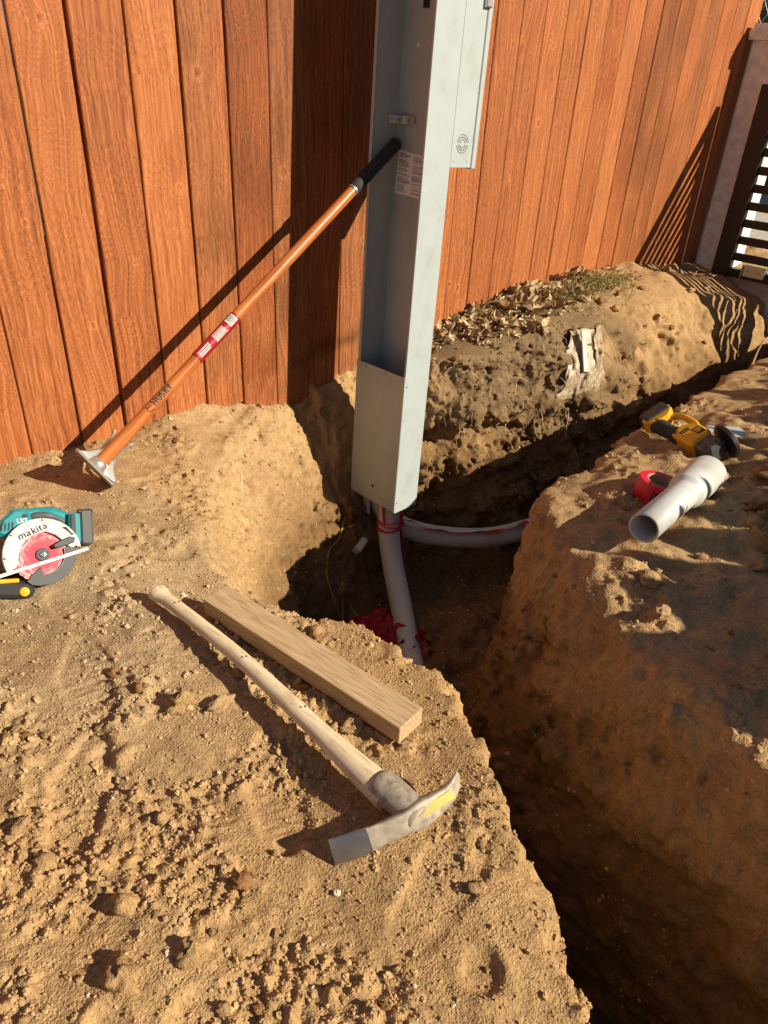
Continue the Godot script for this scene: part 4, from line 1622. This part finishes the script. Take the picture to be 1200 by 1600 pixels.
	prism(st, Transform3D(), rounded(0.014, 0.010, 0.003, Vector2(-0.052, 0.110)), -0.0125, -0.009, 0.001)
	part("lock_button", st, M.black_plastic, bd)
	text("lettering", "LXT", 0.013, Transform3D(Basis(Vector3(0, 0, 1), 0.18), Vector3(-0.059, 0.096, -0.0117)), M.print_white, bd, 800, true)
	for k in 4:
		st = st_new()
		box(st, Vector3(-0.112 + k * 0.009, 0.062 + k * 0.002, -0.0122), Vector3(-0.108 + k * 0.009, 0.082 + k * 0.003, -0.0112), 0.0)
		part("vent_slot", st, M.dark, bd)
	# rear handle arching over to the battery
	st = st_new()
	tube(st, smooth_path([Vector3(-0.058, 0.116, -0.040), Vector3(-0.020, 0.126, -0.040), Vector3(0.020, 0.126, -0.040), Vector3(0.056, 0.112, -0.040), Vector3(0.082, 0.086, -0.040)], 5), [0.017, 0.0165, 0.016, 0.015, 0.015, 0.015, 0.015, 0.016, 0.017, 0.018, 0.019], 14, 1.2, Vector3(0, 0, 1))
	var rh := part("handle", st, M.teal, t)
	st = st_new()
	tube(st, smooth_path([Vector3(-0.040, 0.110, -0.034), Vector3(0.000, 0.117, -0.033), Vector3(0.036, 0.110, -0.033), Vector3(0.070, 0.090, -0.034)], 5), [0.011, 0.013, 0.014, 0.014, 0.014, 0.014, 0.014, 0.013, 0.012], 12, 1.3, Vector3(0, 0, 1))
	part("rubber_grip", st, M.grey_plastic, rh)
	# battery block
	var bx := Basis(Vector3(0, 0, 1), 0.10)
	st = st_new()
	prism(st, Transform3D(bx, Vector3(0.082, 0.083, 0)), rounded(0.034, 0.090, 0.008), -0.070, 0.000, 0.004)
	part("battery_seat", st, M.teal, t)
	st = st_new()
	prism(st, Transform3D(bx, Vector3(0.076, 0.092, 0)), rounded(0.012, 0.062, 0.005), 0.0002, 0.004, 0.001)
	part("battery_latch", st, M.black_plastic, t)
	st = st_new()
	prism(st, Transform3D(bx, Vector3(0.114, 0.087, 0)), rounded(0.034, 0.104, 0.009), -0.074, 0.004, 0.005)
	part("battery", st, M.grey_plastic, t)
	st = st_new()
	prism(st, Transform3D(bx, Vector3(0.106, 0.133, 0)), rounded(0.044, 0.014, 0.006), -0.070, 0.002, 0.004)
	part("battery_top", st, M.black_plastic, t)
	# a second tool under it, mostly out of the picture
	var u := thing("black_power_tool", "black power tool with yellow trim half under the circular saw at the picture's edge", "power tool", Transform3D(Basis(x, z.cross(x), z).scaled_local(Vector3.ONE * 0.75), c + x * -0.085 + z.cross(x) * -0.076 + z * -0.011))
	st = st_new()
	prism(st, Transform3D(), rounded(0.20, 0.050, 0.022, Vector2(0.0, 0.0), 7), -0.030, 0.016, 0.010)
	part("body", st, M.black_rubber, u)
	st = st_new()
	prism(st, Transform3D(Basis(Vector3(0, 0, 1), 0.1)), rounded(0.08, 0.012, 0.005, Vector2(0.02, 0.020)), 0.010, 0.020, 0.003)
	part("trim", st, M.yellow, u)
	st = st_new()
	lathe(st, Transform3D(ax, Vector3(0.073, -0.006, 0.014)), [Vector2(0.0135, 0.0), Vector2(0.0135, 0.004), Vector2(0.011, 0.006), Vector2(0.0, 0.0065)], 20, false)
	part("button", st, M.yellow, u)


func drop(x: float, z: float) -> float:   # height of the built soil at a place
	var d := rim_d(x, z)
	var g := ground_h(x, z, d)
	var y := g + 0.08
	while y > -0.95:
		if soil(x, y, z, g, d, taper_at(x, z), floor_h(x, z)) < 0.0:
			return y
		y -= 0.004
	return y


# ---------------------------------------------------------------- pipes, tape and litter in the pit
func build_pit_things() -> void:
	var st := st_new()
	var r := 0.0410
	tube(st, smooth_path([Vector3(1.725, -0.365, 0.325), Vector3(1.720, -0.45, 0.328), Vector3(1.708, -0.53, 0.345), Vector3(1.680, -0.63, 0.40), Vector3(1.615, -0.73, 0.52), Vector3(1.50, -0.80, 0.69), Vector3(1.36, -0.835, 0.90), Vector3(1.20, -0.85, 1.2)], 6), [r], 28)
	tag(part("conduit", st, M.conduit, self), "grey plastic conduit curving down from the pedestal towards the near trench", "conduit")
	st = st_new()
	tube(st, smooth_path([Vector3(1.735, -0.37, 0.235), Vector3(1.75, -0.46, 0.245), Vector3(1.80, -0.555, 0.30), Vector3(1.91, -0.60, 0.41), Vector3(2.11, -0.625, 0.54), Vector3(2.4, -0.63, 0.62), Vector3(3.0, -0.72, 0.66), Vector3(4.2, -0.72, 0.72)], 6), [r], 28)
	tag(part("conduit", st, M.conduit, self), "grey plastic conduit sweeping off to the right along the trench by the fence", "conduit")
	# red tape wound round the first conduit, its loose end along the second
	var t := thing("warning_tape", "red warning tape knotted round the conduits under the pedestal", "tape", Transform3D(Basis(), Vector3(1.71, -0.50, 0.33)))
	st = st_new()
	for k in 4:
		var pts := []
		for s in 25:
			var a := TAU * s / 24.0 + k * 0.4
			pts.append(Vector3(cos(a) * (r + 0.003), 0.012 * k - 0.015 + 0.006 * sin(a * 1.0 + k * 2.0), 0.012 + sin(a) * (r + 0.003)))
		tube(st, pts, [0.0042], 6, 0.35, Vector3.UP)
	part("winding", st, M.red_tape, t)
	st = st_new()
	var knot := RandomNumberGenerator.new()
	knot.seed = 12
	for k in 9:
		var p := Vector3(0.038, 0.0, 0.030)
		var q := p + Vector3(knot.randf_range(-0.01, 0.035), knot.randf_range(-0.01, 0.05), knot.randf_range(-0.03, 0.03))
		tube(st, smooth_path([p, p.lerp(q, 0.5) + Vector3(0.01, 0.012, 0.0), q, p + Vector3(0.006, -0.01, 0.004)], 4), [0.005], 5, 0.3, Vector3.UP)
	part("knot", st, M.red_tape, t)
	st = st_new()
	tube(st, smooth_path([Vector3(0.038, 0, 0.03), Vector3(0.040, -0.06, 0.045), Vector3(0.032, -0.13, 0.07)], 4), [0.005], 6, 0.35, Vector3.UP)
	part("loose_end", st, M.red_tape, t)
	st = st_new()
	tube(st, smooth_path([Vector3(-0.03, 0.0, 0.02), Vector3(-0.035, 0.06, 0.01), Vector3(-0.03, 0.11, 0.0)], 4), [0.006], 6, 0.35, Vector3.UP)
	part("loose_end", st, M.red_tape, t)
	# the tape lying along the second conduit
	st = st_new()
	var on := smooth_path([Vector3(0.06, 0.0, -0.005), Vector3(0.11, -0.025, 0.035), Vector3(0.19, -0.062, 0.100), Vector3(0.30, -0.078, 0.175), Vector3(0.41, -0.078, 0.235), Vector3(0.54, -0.07, 0.275)], 6)
	st.set_smooth_group(1)
	for i in on.size() - 1:
		var w := 0.026 + 0.006 * sin(i * 0.7)
		var u := Vector3(-0.35, 0.45, 0.75).normalized()
		var u2 := u.rotated(Vector3.RIGHT, 0.25 * sin(i * 0.9))
		var u3 := u.rotated(Vector3.RIGHT, 0.25 * sin((i + 1) * 0.9))
		quad(st, on[i] - u2 * w * 0.3, on[i + 1] - u3 * w * 0.3, on[i + 1] + u3 * w, on[i] + u2 * w)
	part("strip", st, M.red_tape, t)
	# red film on the floor of the pit
	st = st_new()
	var n := FastNoiseLite.new()
	noise(n, 88, 5.0, 2)
	var G := []
	for i in 17:
		var row := []
		for k in 15:
			var u := i / 16.0 - 0.5
			var v := k / 14.0 - 0.5
			row.append(Vector3(u * 0.26 + n.get_noise_2d(u, v) * 0.03, 0.055 + n.get_noise_2d(u * 2.0 + 4.0, v * 2.0) * 0.085 - (u * u + v * v) * 0.12, v * 0.30))
		G.append(row)
	st.set_smooth_group(1)
	for i in 16:
		for k in 14:
			quad(st, G[i][k], G[i][k + 1], G[i + 1][k + 1], G[i + 1][k])
	var film := part("plastic_film", st, M.red_film, self)
	film.position = Vector3(1.47, drop(1.47, 0.57) + 0.01, 0.57)
	tag(film, "crumpled red plastic film lying beside the near conduit in the pit", "plastic film")
	# small grey box on the floor
	var gb := thing("junction_box", "small grey plastic box half buried in the floor of the pit", "box", Transform3D(Basis(Vector3(0.3, 0.8, 0.2).normalized(), 0.5).rotated(Vector3(1, 0, 0), 0.5), Vector3(1.60, drop(1.60, 0.30) + 0.018, 0.30)))
	st = st_new()
	prism(st, Transform3D(), rounded(0.062, 0.042, 0.004), -0.012, 0.012, 0.002)
	part("body", st, M.conduit, gb)
	st = st_new()
	lathe(st, Transform3D(Basis(Vector3.RIGHT, PI / 2), Vector3(-0.020, 0.008, 0.012)), [Vector2(0.006, -0.001), Vector2(0.006, 0.0008), Vector2(0.0, 0.0008)], 12)
	part("hole", st, M.dark, gb)
	# yellow pull cord
	st = st_new()
	tube(st, smooth_path([Vector3(1.70, -0.39, 0.20), Vector3(1.665, -0.405, 0.185), Vector3(1.62, -0.45, 0.20), Vector3(1.555, drop(1.555, 0.235) + 0.03, 0.235), Vector3(1.5, drop(1.5, 0.25) + 0.008, 0.25), Vector3(1.455, drop(1.455, 0.285) + 0.006, 0.285), Vector3(1.405, drop(1.405, 0.335) + 0.006, 0.335), Vector3(1.385, drop(1.385, 0.375) + 0.008, 0.375), Vector3(1.425, drop(1.425, 0.405) + 0.025, 0.405), Vector3(1.465, drop(1.465, 0.355) + 0.012, 0.355), Vector3(1.5, drop(1.5, 0.375) + 0.008, 0.375), Vector3(1.5, drop(1.5, 0.46) + 0.006, 0.46)], 6), [0.0028], 6)
	tube(st, smooth_path([Vector3(1.665, -0.405, 0.185), Vector3(1.69, -0.425, 0.23), Vector3(1.71, -0.41, 0.27)], 5), [0.0028], 6)
	tag(part("pull_cord", st, M.cord, self), "thin yellow cord hanging from the pedestal's lower corner into the pit", "cord")


# ---------------------------------------------------------------- the bank: leaves, grass, roots, plastic
func leaf_mesh(s: int, curl: float) -> ArrayMesh:
	var r2 := RandomNumberGenerator.new()
	r2.seed = s
	var st := st_new()
	st.set_smooth_group(1)
	var rows := []
	var L := 0.055 + r2.randf() * 0.03
	var W := L * r2.randf_range(0.38, 0.55)
	for i in 9:
		var t := i / 8.0
		var w := W * pow(sin(PI * pow(t, 0.75)), 0.8) * (1.0 + 0.25 * sin(t * 21.0 + s)) * 0.5
		var row := []
		for k in 5:
			var v := (k - 2) / 2.0
			row.append(Vector3(v * w, curl * (t - 0.5) * (t - 0.5) * 0.10 + absf(v) * absf(v) * w * (0.7 + 0.5 * curl) + 0.004 * sin(t * 9.0 + v * 3.0 + s), (t - 0.5) * L))
		rows.append(row)
	for i in 8:
		for k in 4:
			quad(st, rows[i][k], rows[i + 1][k], rows[i + 1][k + 1], rows[i][k + 1])
	tube(st, [Vector3(0, curl * 0.025, -L * 0.5), Vector3(0.003, curl * 0.03, -L * 0.78)], [0.0011, 0.0007], 5)
	st.generate_normals()
	return st.commit()


func build_bank() -> void:
	var kinds := []
	for i in 8:
		kinds.append(leaf_mesh(300 + i, [0.2, 1.0, 1.6, -0.4][i % 4]))
	var spots := surface_points(250, func(p: Vector3, n: Vector3) -> bool:
		if p.x < 2.02 or p.x > 3.5 or p.y < -0.14 or n.y < 0.1:
			return false
		var lim := 0.10 + 0.17 * smoothstep(2.1, 2.5, p.x) * smoothstep(3.5, 2.9, p.x)
		return p.z < lim + n_mid.get_noise_2d(p.x, p.z) * 0.12 and p.z > 0.004)
	for q in spots:
		var o := MeshInstance3D.new()
		o.name = "dry_leaf"
		o.mesh = kinds[rng.randi_range(0, 7)]
		var tone := rng.randi_range(0, 3)
		o.material_override = M.leaf[tone]
		var nn: Vector3 = (q[1] + Vector3(rng.randfn(), rng.randfn(), rng.randfn()) * 0.35).normalized()
		var f := frame_of(nn, Vector3(rng.randfn(), rng.randfn(), rng.randfn()).normalized())
		o.transform = Transform3D(f.scaled(Vector3.ONE * rng.randf_range(0.5, 1.2)), q[0] + q[1] * rng.randf_range(0.004, 0.022))
		add_child(o, true)
		tag(o, ["tan", "light tan", "dark brown", "pale straw-coloured"][tone] + " curled dead leaf in the litter at the top of the bank", "leaf", "dead leaves on the bank by the fence")
	# fine litter under the leaves: bits of leaf and straw nobody could count
	var bits := surface_points(1500, func(p: Vector3, n: Vector3) -> bool:
		return p.x > 2.0 and p.x < 3.6 and p.y > -0.12 and n.y > 0.2 and p.z > 0.0 and p.z < 0.17 + 0.10 * n_mid.get_noise_2d(p.x, p.z) + 0.10 * smoothstep(2.1, 2.5, p.x) * smoothstep(3.5, 3.0, p.x))
	var bm := MultiMesh.new()
	bm.transform_format = MultiMesh.TRANSFORM_3D
	bm.use_colors = true
	bm.mesh = leaf_mesh(333, 0.8)
	bm.instance_count = bits.size()
	for i in bits.size():
		var q = bits[i]
		var nn: Vector3 = (q[1] + Vector3(rng.randfn(), rng.randfn(), rng.randfn()) * 0.5).normalized()
		var f := frame_of(nn, Vector3(rng.randfn(), rng.randfn(), rng.randfn()).normalized())
		var w := rng.randf_range(0.10, 0.42)
		bm.set_instance_transform(i, Transform3D(f * Basis.from_scale(Vector3(w * (0.25 if rng.randf() < 0.4 else 1.0), w, w * 1.2)), q[0] + q[1] * rng.randf_range(0.001, 0.012)))
		bm.set_instance_color(i, Color(0.60, 0.47, 0.27) * rng.randf_range(0.5, 1.25))
	var bo := MultiMeshInstance3D.new()
	bo.name = "leaf_litter"
	bo.multimesh = bm
	bo.material_override = M.crumb
	add_child(bo)
	bo.set_meta("kind", "stuff")
	tag(bo, "fine litter of leaf bits and straw along the foot of the fence on the bank", "leaf litter")
	# grass tuft against the fence
	var st := st_new()
	var r2 := RandomNumberGenerator.new()
	r2.seed = 31
	for i in 900:
		var a := r2.randfn() * 0.16
		var base := Vector3(3.16 + a * 1.2, 0, 0.10 + absf(r2.randfn()) * 0.07)
		base.y = ground_h(base.x, base.z, rim_d(base.x, base.z)) - 0.005
		var h := r2.randf_range(0.03, 0.12) * exp(-a * a * 9.0)
		var lean := Vector3(r2.randfn() * 0.6, 1.0, r2.randfn() * 0.5 + 0.25).normalized()
		var side := lean.cross(Vector3(r2.randfn(), 0.2, r2.randfn())).normalized() * 0.0016
		var green := Color(0.15, 0.19, 0.045).lerp(Color(0.50, 0.42, 0.20), pow(r2.randf(), 0.8))
		st.set_color(green)
		var m := base + lean * h * 0.6
		var tip := base + lean * h + Vector3(r2.randfn() * 0.02, -0.012, r2.randf() * 0.03)
		for v in [base - side, m - side * 0.8, base + side, base + side, m - side * 0.8, m + side * 0.8, m - side * 0.8, tip, m + side * 0.8]:
			st.set_color(green)
			st.add_vertex(v)
	var gt := part("grass_tuft", st, M.grass, self)
	gt.set_meta("kind", "stuff")
	tag(gt, "tuft of half-dry grass growing at the foot of the fence on the bank", "grass")
	# roots and stalks hanging from the bank
	var hang := surface_points(75, func(p: Vector3, n: Vector3) -> bool:
		return p.x > 2.0 and p.x < 3.3 and p.z > 0.12 and p.z < 0.55 and p.y > -0.35 and p.y < 0.1 and n.z > 0.3)
	for q in hang:
		st = st_new()
		var p: Vector3 = q[0] - q[1] * 0.01
		var pts := [p]
		var dir: Vector3 = q[1] * 0.8 + Vector3(rng.randfn() * 0.5, rng.randf_range(-0.5, 0.5), 0)
		var l := rng.randf_range(0.02, 0.06)
		for s in 4:
			p += dir.normalized() * l * 0.5
			pts.append(p)
			dir += Vector3(rng.randfn() * 0.5, -0.6, rng.randfn() * 0.2)
		var loc := []
		for v in pts:
			loc.append(v - q[0])
		tube(st, smooth_path(loc, 3), [0.0022, 0.002, 0.0018, 0.0017, 0.0016, 0.0015, 0.0014, 0.0013, 0.0012, 0.0011, 0.001, 0.0009, 0.0008], 5)
		var o := part("root", st, M.root if rng.randf() < 0.6 else M.straw, self)
		o.position = q[0]
		tag(o, "thin dry root sticking out of the face of the bank", "root", "roots in the face of the bank")


func build_plastic() -> void:
	# sheet of dirty plastic, hugging the face of the bank
	var st := st_new()
	st.set_smooth_group(1)
	var n := FastNoiseLite.new()
	noise(n, 92, 7.0, 3)
	var rows := []
	for i in 21:
		var row := []
		for k in 17:
			var u := i / 20.0
			var v := k / 16.0
			var x := 2.84 - 0.10 * v + (u - 0.5) * (0.20 + 0.10 * v) + n.get_noise_2d(u * 0.5, v * 0.5) * 0.04 + v * 0.0
			var y := 0.07 - v * 0.27 + n.get_noise_2d(u + 5.0, v) * 0.012
			# march out of the bank to its face
			var z := 0.9
			while z > 0.05:
				if soil(x, y, z, ground_h(x, z, rim_d(x, z)), rim_d(x, z), taper_at(x, z), floor_h(x, z)) < 0.0:
					break
				z -= 0.01
			row.append(Vector3(x, y, z))
		rows.append(row)
	for pass_ in 26:
		var was := rows.duplicate(true)
		for i in 21:
			for k in 17:
				var sum := 0.0
				for q in [[-1, 0], [1, 0], [0, -1], [0, 1]]:
					sum += was[clampi(i + q[0], 0, 20)][clampi(k + q[1], 0, 16)].z
				rows[i][k].z = lerpf(was[i][k].z, sum * 0.25, 0.8)
	for i in 21:
		for k in 17:
			rows[i][k].z += 0.030 * pow(sin(PI * clampf((i + 0.5) / 21.0, 0.0, 1.0)) * sin(PI * clampf((k + 0.5) / 17.0, 0.0, 1.0)), 0.5) + 0.010 + 0.008 * absf(n.get_noise_2d(i * 0.07, k * 0.09 + 9.0))
	for i in 20:
		for k in 16:
			quad(st, rows[i][k], rows[i][k + 1], rows[i + 1][k + 1], rows[i + 1][k])
	tag(part("plastic_sheet", st, M.plastic, self), "scrap of dirty white plastic sheet stuck to the face of the bank", "plastic sheet")
	# pale slat of wood standing on it
	st = st_new()
	var top: Vector3 = rows[7][1] + Vector3(-0.02, 0.015, 0.012)
	var end: Vector3 = rows[7][9] + Vector3(0.0, 0.0, 0.014)
	tube(st, [top - top, (end - top) * 0.5, end - top], [0.015, 0.0165, 0.0175], 10, 0.35, Vector3(0, 0, 1))
	var sl := part("wood_slat", st, mat(srgb(0.76, 0.70, 0.58), 0.8), self)
	sl.position = top
	tag(sl, "pale flat slat of wood against the dirty plastic on the bank", "slat")
	st = st_new()
	tube(st, smooth_path([Vector3(0, 0, 0), Vector3(0.03, -0.06, 0.03), Vector3(0.07, -0.15, 0.07), Vector3(0.06, -0.23, 0.10)], 5), [0.003, 0.0022], 6)
	var ro := part("root", st, M.straw, self)
	ro.position = rows[18][0]
	tag(ro, "long pale root hanging right of the plastic sheet on the bank", "root")
	# a white stick poking out of the mound far right
	st = st_new()
	tube(st, [Vector3(0, -0.01, 0), Vector3(0.01, 0.04, 0.0), Vector3(0.025, 0.085, 0.004)], [0.004, 0.0035, 0.003], 6)
	var sk := part("stick", st, M.straw, self)
	sk.position = Vector3(2.98, 0.08, 1.03)
	tag(sk, "short pale stick poking up from the far edge of the mound", "stick")


func stones() -> void:
	for q in [[Vector3(1.074, 0.0, 1.905), 0.013, M.stucco, "small grey stone in the shade on the slope right of the trench"], [Vector3(1.30, 0.0, 1.555), 0.020, M.clod_pale, "pale sunlit clod alone on the shaded mound"], [Vector3(0.425, 0.0, 1.10), 0.026, M.clod, "largest brown clod beside the middle of the pickaxe handle"], [Vector3(0.475, 0.0, 1.145), 0.018, M.clod_pale, "pale clod touching the pickaxe handle"], [Vector3(0.63, 0.0, 1.33), 0.016, M.clod_pale, "pale clod between the pickaxe handle and the timber"], [Vector3(0.21, 0.0, 1.49), 0.020, M.clod, "clod at the edge of a kicked-out hole in the foreground"], [Vector3(0.13, 0.0, 1.46), 0.024, M.clod, "broad clod in the lower left foreground"], [Vector3(1.93, 0.0, 1.57), 0.036, M.clod, "large lumpy clod past the bell end of the plastic pipe"], [Vector3(2.05, 0.0, 1.50), 0.045, M.clod_dark, "large dark clod on the mound past the plastic pipe"], [Vector3(1.74, 0.0, 1.60), 0.034, M.clod, "large crumbly clod in front of the plastic pipe"]]:
		var p: Vector3 = q[0]
		p.y = ground_h(p.x, p.z, rim_d(p.x, p.z)) + q[1] * 0.25
		var o := part_mesh("stone" if q[2] == M.stucco else "soil_clod", lump(q[1], int(p.x * 1000.0), 14, 20, 0.5), q[2])
		o.position = p
		tag(o, q[3], "stone" if q[2] == M.stucco else "clod")
	var st := st_new()
	var rp := []
	for q in [Vector2(1.140, 0.225), Vector2(1.105, 0.275), Vector2(1.075, 0.34), Vector2(1.02, 0.40), Vector2(0.985, 0.47), Vector2(0.955, 0.50)]:
		rp.append(Vector3(q.x - 1.14, drop(q.x, q.y) + 0.0005, q.y - 0.225))
	tube(st, smooth_path(rp, 5), [0.0032], 6)
	var ro := part("root", st, M.straw, self)
	ro.position = Vector3(1.14, 0, 0.225)
	tag(ro, "pale root lying in the trodden soil left of the pit", "root")


# ---------------------------------------------------------------- the gate side
func build_gate_side() -> void:
	var p := thing("gate_pillar", "grey stuccoed gate pillar with a cap at the end of the wooden fence", "pillar", Transform3D(Basis(), Vector3(4.50, 0.0, 0.03)))
	var st := st_new()
	box(st, Vector3(0.0, -0.15, 0.0), Vector3(0.30, 1.20, 0.165), 0.012)
	part("shaft", st, M.stucco, p)
	st = st_new()
	box(st, Vector3(-0.022, 1.201, -0.02), Vector3(0.322, 1.25, 0.187), 0.014)
	box(st, Vector3(-0.008, 1.2505, -0.008), Vector3(0.308, 1.275, 0.175), 0.010)
	part("cap", st, M.stucco, p)
	# gate: frame and level slats
	var g := thing("metal_gate", "black metal gate of level slats beside the grey pillar", "gate", Transform3D(Basis(), Vector3(4.46, 0.06, 0.19)))
	var gm: Material = M.black_paint
	st = st_new()
	box(st, Vector3(-0.02, 0.0, -0.022), Vector3(0.03, 0.95, 0.075), 0.003)
	part("stile", st, gm, g)
	st = st_new()
	box(st, Vector3(-0.02, 0.0, 1.42), Vector3(0.03, 0.95, 1.47), 0.003)
	part("stile", st, gm, g)
	for y in [0.0, 0.905]:
		st = st_new()
		box(st, Vector3(-0.018, y, 0.0755), Vector3(0.028, y + 0.045, 1.4195), 0.003)
		part("rail", st, gm, g)
	for k in 9:
		st = st_new()
		var y := 0.085 + k * 0.089
		box(st, Vector3(0.0, y, 0.0755), Vector3(0.016, y + 0.042, 1.4195), 0.002)
		part("slat", st, gm, g)
	# bracket on the lowest slat
	var b := thing("gate_bracket", "galvanised bracket box on the lower rail of the black gate", "bracket", Transform3D(Basis(), Vector3(4.42, 0.085, 0.36)))
	st = st_new()
	box(st, Vector3(-0.02, 0.0, 0.0), Vector3(0.018, 0.055, 0.12), 0.003)
	part("plate", st, M.zinc, b)
	st = st_new()
	box(st, Vector3(-0.035, -0.025, -0.004), Vector3(0.016, 0.06, -0.0005), 0.001)
	part("tab", st, M.zinc, b)
	for z in [0.03, 0.09]:
		st = st_new()
		lathe(st, Transform3D(Basis(Vector3(0, 0, 1), PI / 2), Vector3(-0.02, 0.03, z)), [Vector2(0.006, -0.001), Vector2(0.006, 0.004), Vector2(0.0, 0.005)], 6)
		part("bolt", st, M.worn_steel, b)
	# kerb and paving beyond
	st = st_new()
	box(st, Vector3(4.47, -0.2, 0.24), Vector3(4.60, 0.055, 0.62), 0.008)
	tag(part("kerb", st, M.concrete), "low white concrete kerb under the black gate", "kerb")
	st = st_new()
	box(st, Vector3(4.605, -0.3, -2.5), Vector3(12.0, 0.03, 0.48), 0.0)
	structure(part("pavement", st, M.concrete))
	# back wall of the yard, with wire mesh on posts before it
	var w := thing("yard_wall", "dark block wall far beyond the gate", "wall", Transform3D(Basis(), Vector3(9.0, 0, 0)))
	st = st_new()
	box(st, Vector3(0, -0.1, -4), Vector3(0.2, 2.2, 3.0), 0.01)
	part("wall_face", st, mat(srgb(0.08, 0.075, 0.07), 0.95), w)
	var m := thing("wire_mesh_fence", "grey chain-link fence beyond the end of the wooden fence", "fence", Transform3D(Basis(), Vector3(5.05, 0, -0.35)))
	st = st_new()
	for k in 40:
		for s in [-1.0, 1.0]:
			var z := k * 0.055
			var pts := []
			for j in 2:
				pts.append(Vector3(0.003 * s, 0.95 + j * 0.9, z - 0.55 + s * (j - 0.5) * 0.9 * 0.6))
			tube(st, pts, [0.0018], 4, 1.0, Vector3.UP, false)
	part("mesh", st, M.zinc, m)
	st = st_new()
	tube(st, [Vector3(0, -0.1, 0.0), Vector3(0, 1.9, 0.0)], [0.024], 12)
	part("post", st, M.zinc, m)
	# weeds behind the left boards, seen through the gap
	st = st_new()
	var r2 := RandomNumberGenerator.new()
	r2.seed = 77
	for i in 1400:
		var base := Vector3(r2.randf_range(-0.4, 2.2), -0.012, r2.randf_range(-1.6, -0.25))
		var lean := Vector3(r2.randfn() * 0.4, 1.0, r2.randfn() * 0.4).normalized()
		var h := r2.randf_range(0.1, 0.5)
		var side := lean.cross(Vector3(r2.randfn(), 0.2, r2.randfn())).normalized() * 0.006
		st.set_color(Color(0.16, 0.19, 0.04).lerp(Color(0.45, 0.38, 0.16), r2.randf()))
		for v in [base - side, base + lean * h, base + side]:
			st.add_vertex(v)
	var wd := part("weeds", st, M.grass, self)
	wd.set_meta("kind", "stuff")
	tag(wd, "dry yellow-green weeds growing behind the wooden fence", "weeds")


# ---------------------------------------------------------------- scene
func _ready() -> void:
	rng.seed = 20
	var cam := Camera3D.new()
	cam.name = "camera"
	cam.transform = Transform3D(Basis(Vector3(0.7233, 0.0489, 0.6888), Vector3(0.3283, 0.8534, -0.4049), Vector3(-0.6076, 0.5190, 0.6012)).orthonormalized(), Vector3(0, 1.0, 2.002))
	cam.fov = rad_to_deg(2.0 * atan(800.0 / 1150.0))
	cam.near = 0.05
	cam.far = 200.0
	add_child(cam)
	cam.current = true
	var env := Environment.new()
	var sky := Sky.new()
	var sm := ProceduralSkyMaterial.new()
	sm.sky_top_color = Color(0.38, 0.44, 0.54)
	sm.sky_horizon_color = Color(0.70, 0.72, 0.74)
	sm.sky_curve = 0.12
	sm.ground_bottom_color = Color(0.30, 0.24, 0.18)
	sm.ground_horizon_color = Color(0.55, 0.52, 0.48)
	sm.sun_angle_max = 8.0
	sky.sky_material = sm
	env.background_mode = Environment.BG_SKY
	env.sky = sky
	env.background_energy_multiplier = 0.52
	env.tonemap_mode = Environment.TONE_MAPPER_LINEAR
	env.tonemap_exposure = 1.5
	env.sdfgi_enabled = true
	env.ssao_enabled = true
	env.ssil_enabled = true
	var we := WorldEnvironment.new()
	we.name = "sky"
	we.environment = env
	add_child(we)
	var sun := DirectionalLight3D.new()
	sun.name = "sun"
	sun.light_color = Color(1.0, 0.94, 0.84)
	sun.light_energy = 1.6
	sun.light_angular_distance = 0.5
	sun.shadow_enabled = true
	add_child(sun)
	sun.look_at_from_position(SUN_DIR * 10.0, Vector3.ZERO, Vector3.UP)

	setup_noise()
	make_materials()
	var t0 := Time.get_ticks_msec()
	build_ground()
	print("ground ", Time.get_ticks_msec() - t0)
	build_fence()
	print("fence ", Time.get_ticks_msec() - t0)
	build_gate_side()
	build_pedestal()
	build_pit_things()
	build_tamper()
	build_saw()
	build_pick()
	build_lumber()
	build_pvc()
	build_tape_roll()
	build_grinder()
	build_plate()
	build_bank()
	build_plastic()
	stones()
	clods()
	crumbs()
	print("all ", Time.get_ticks_msec() - t0)
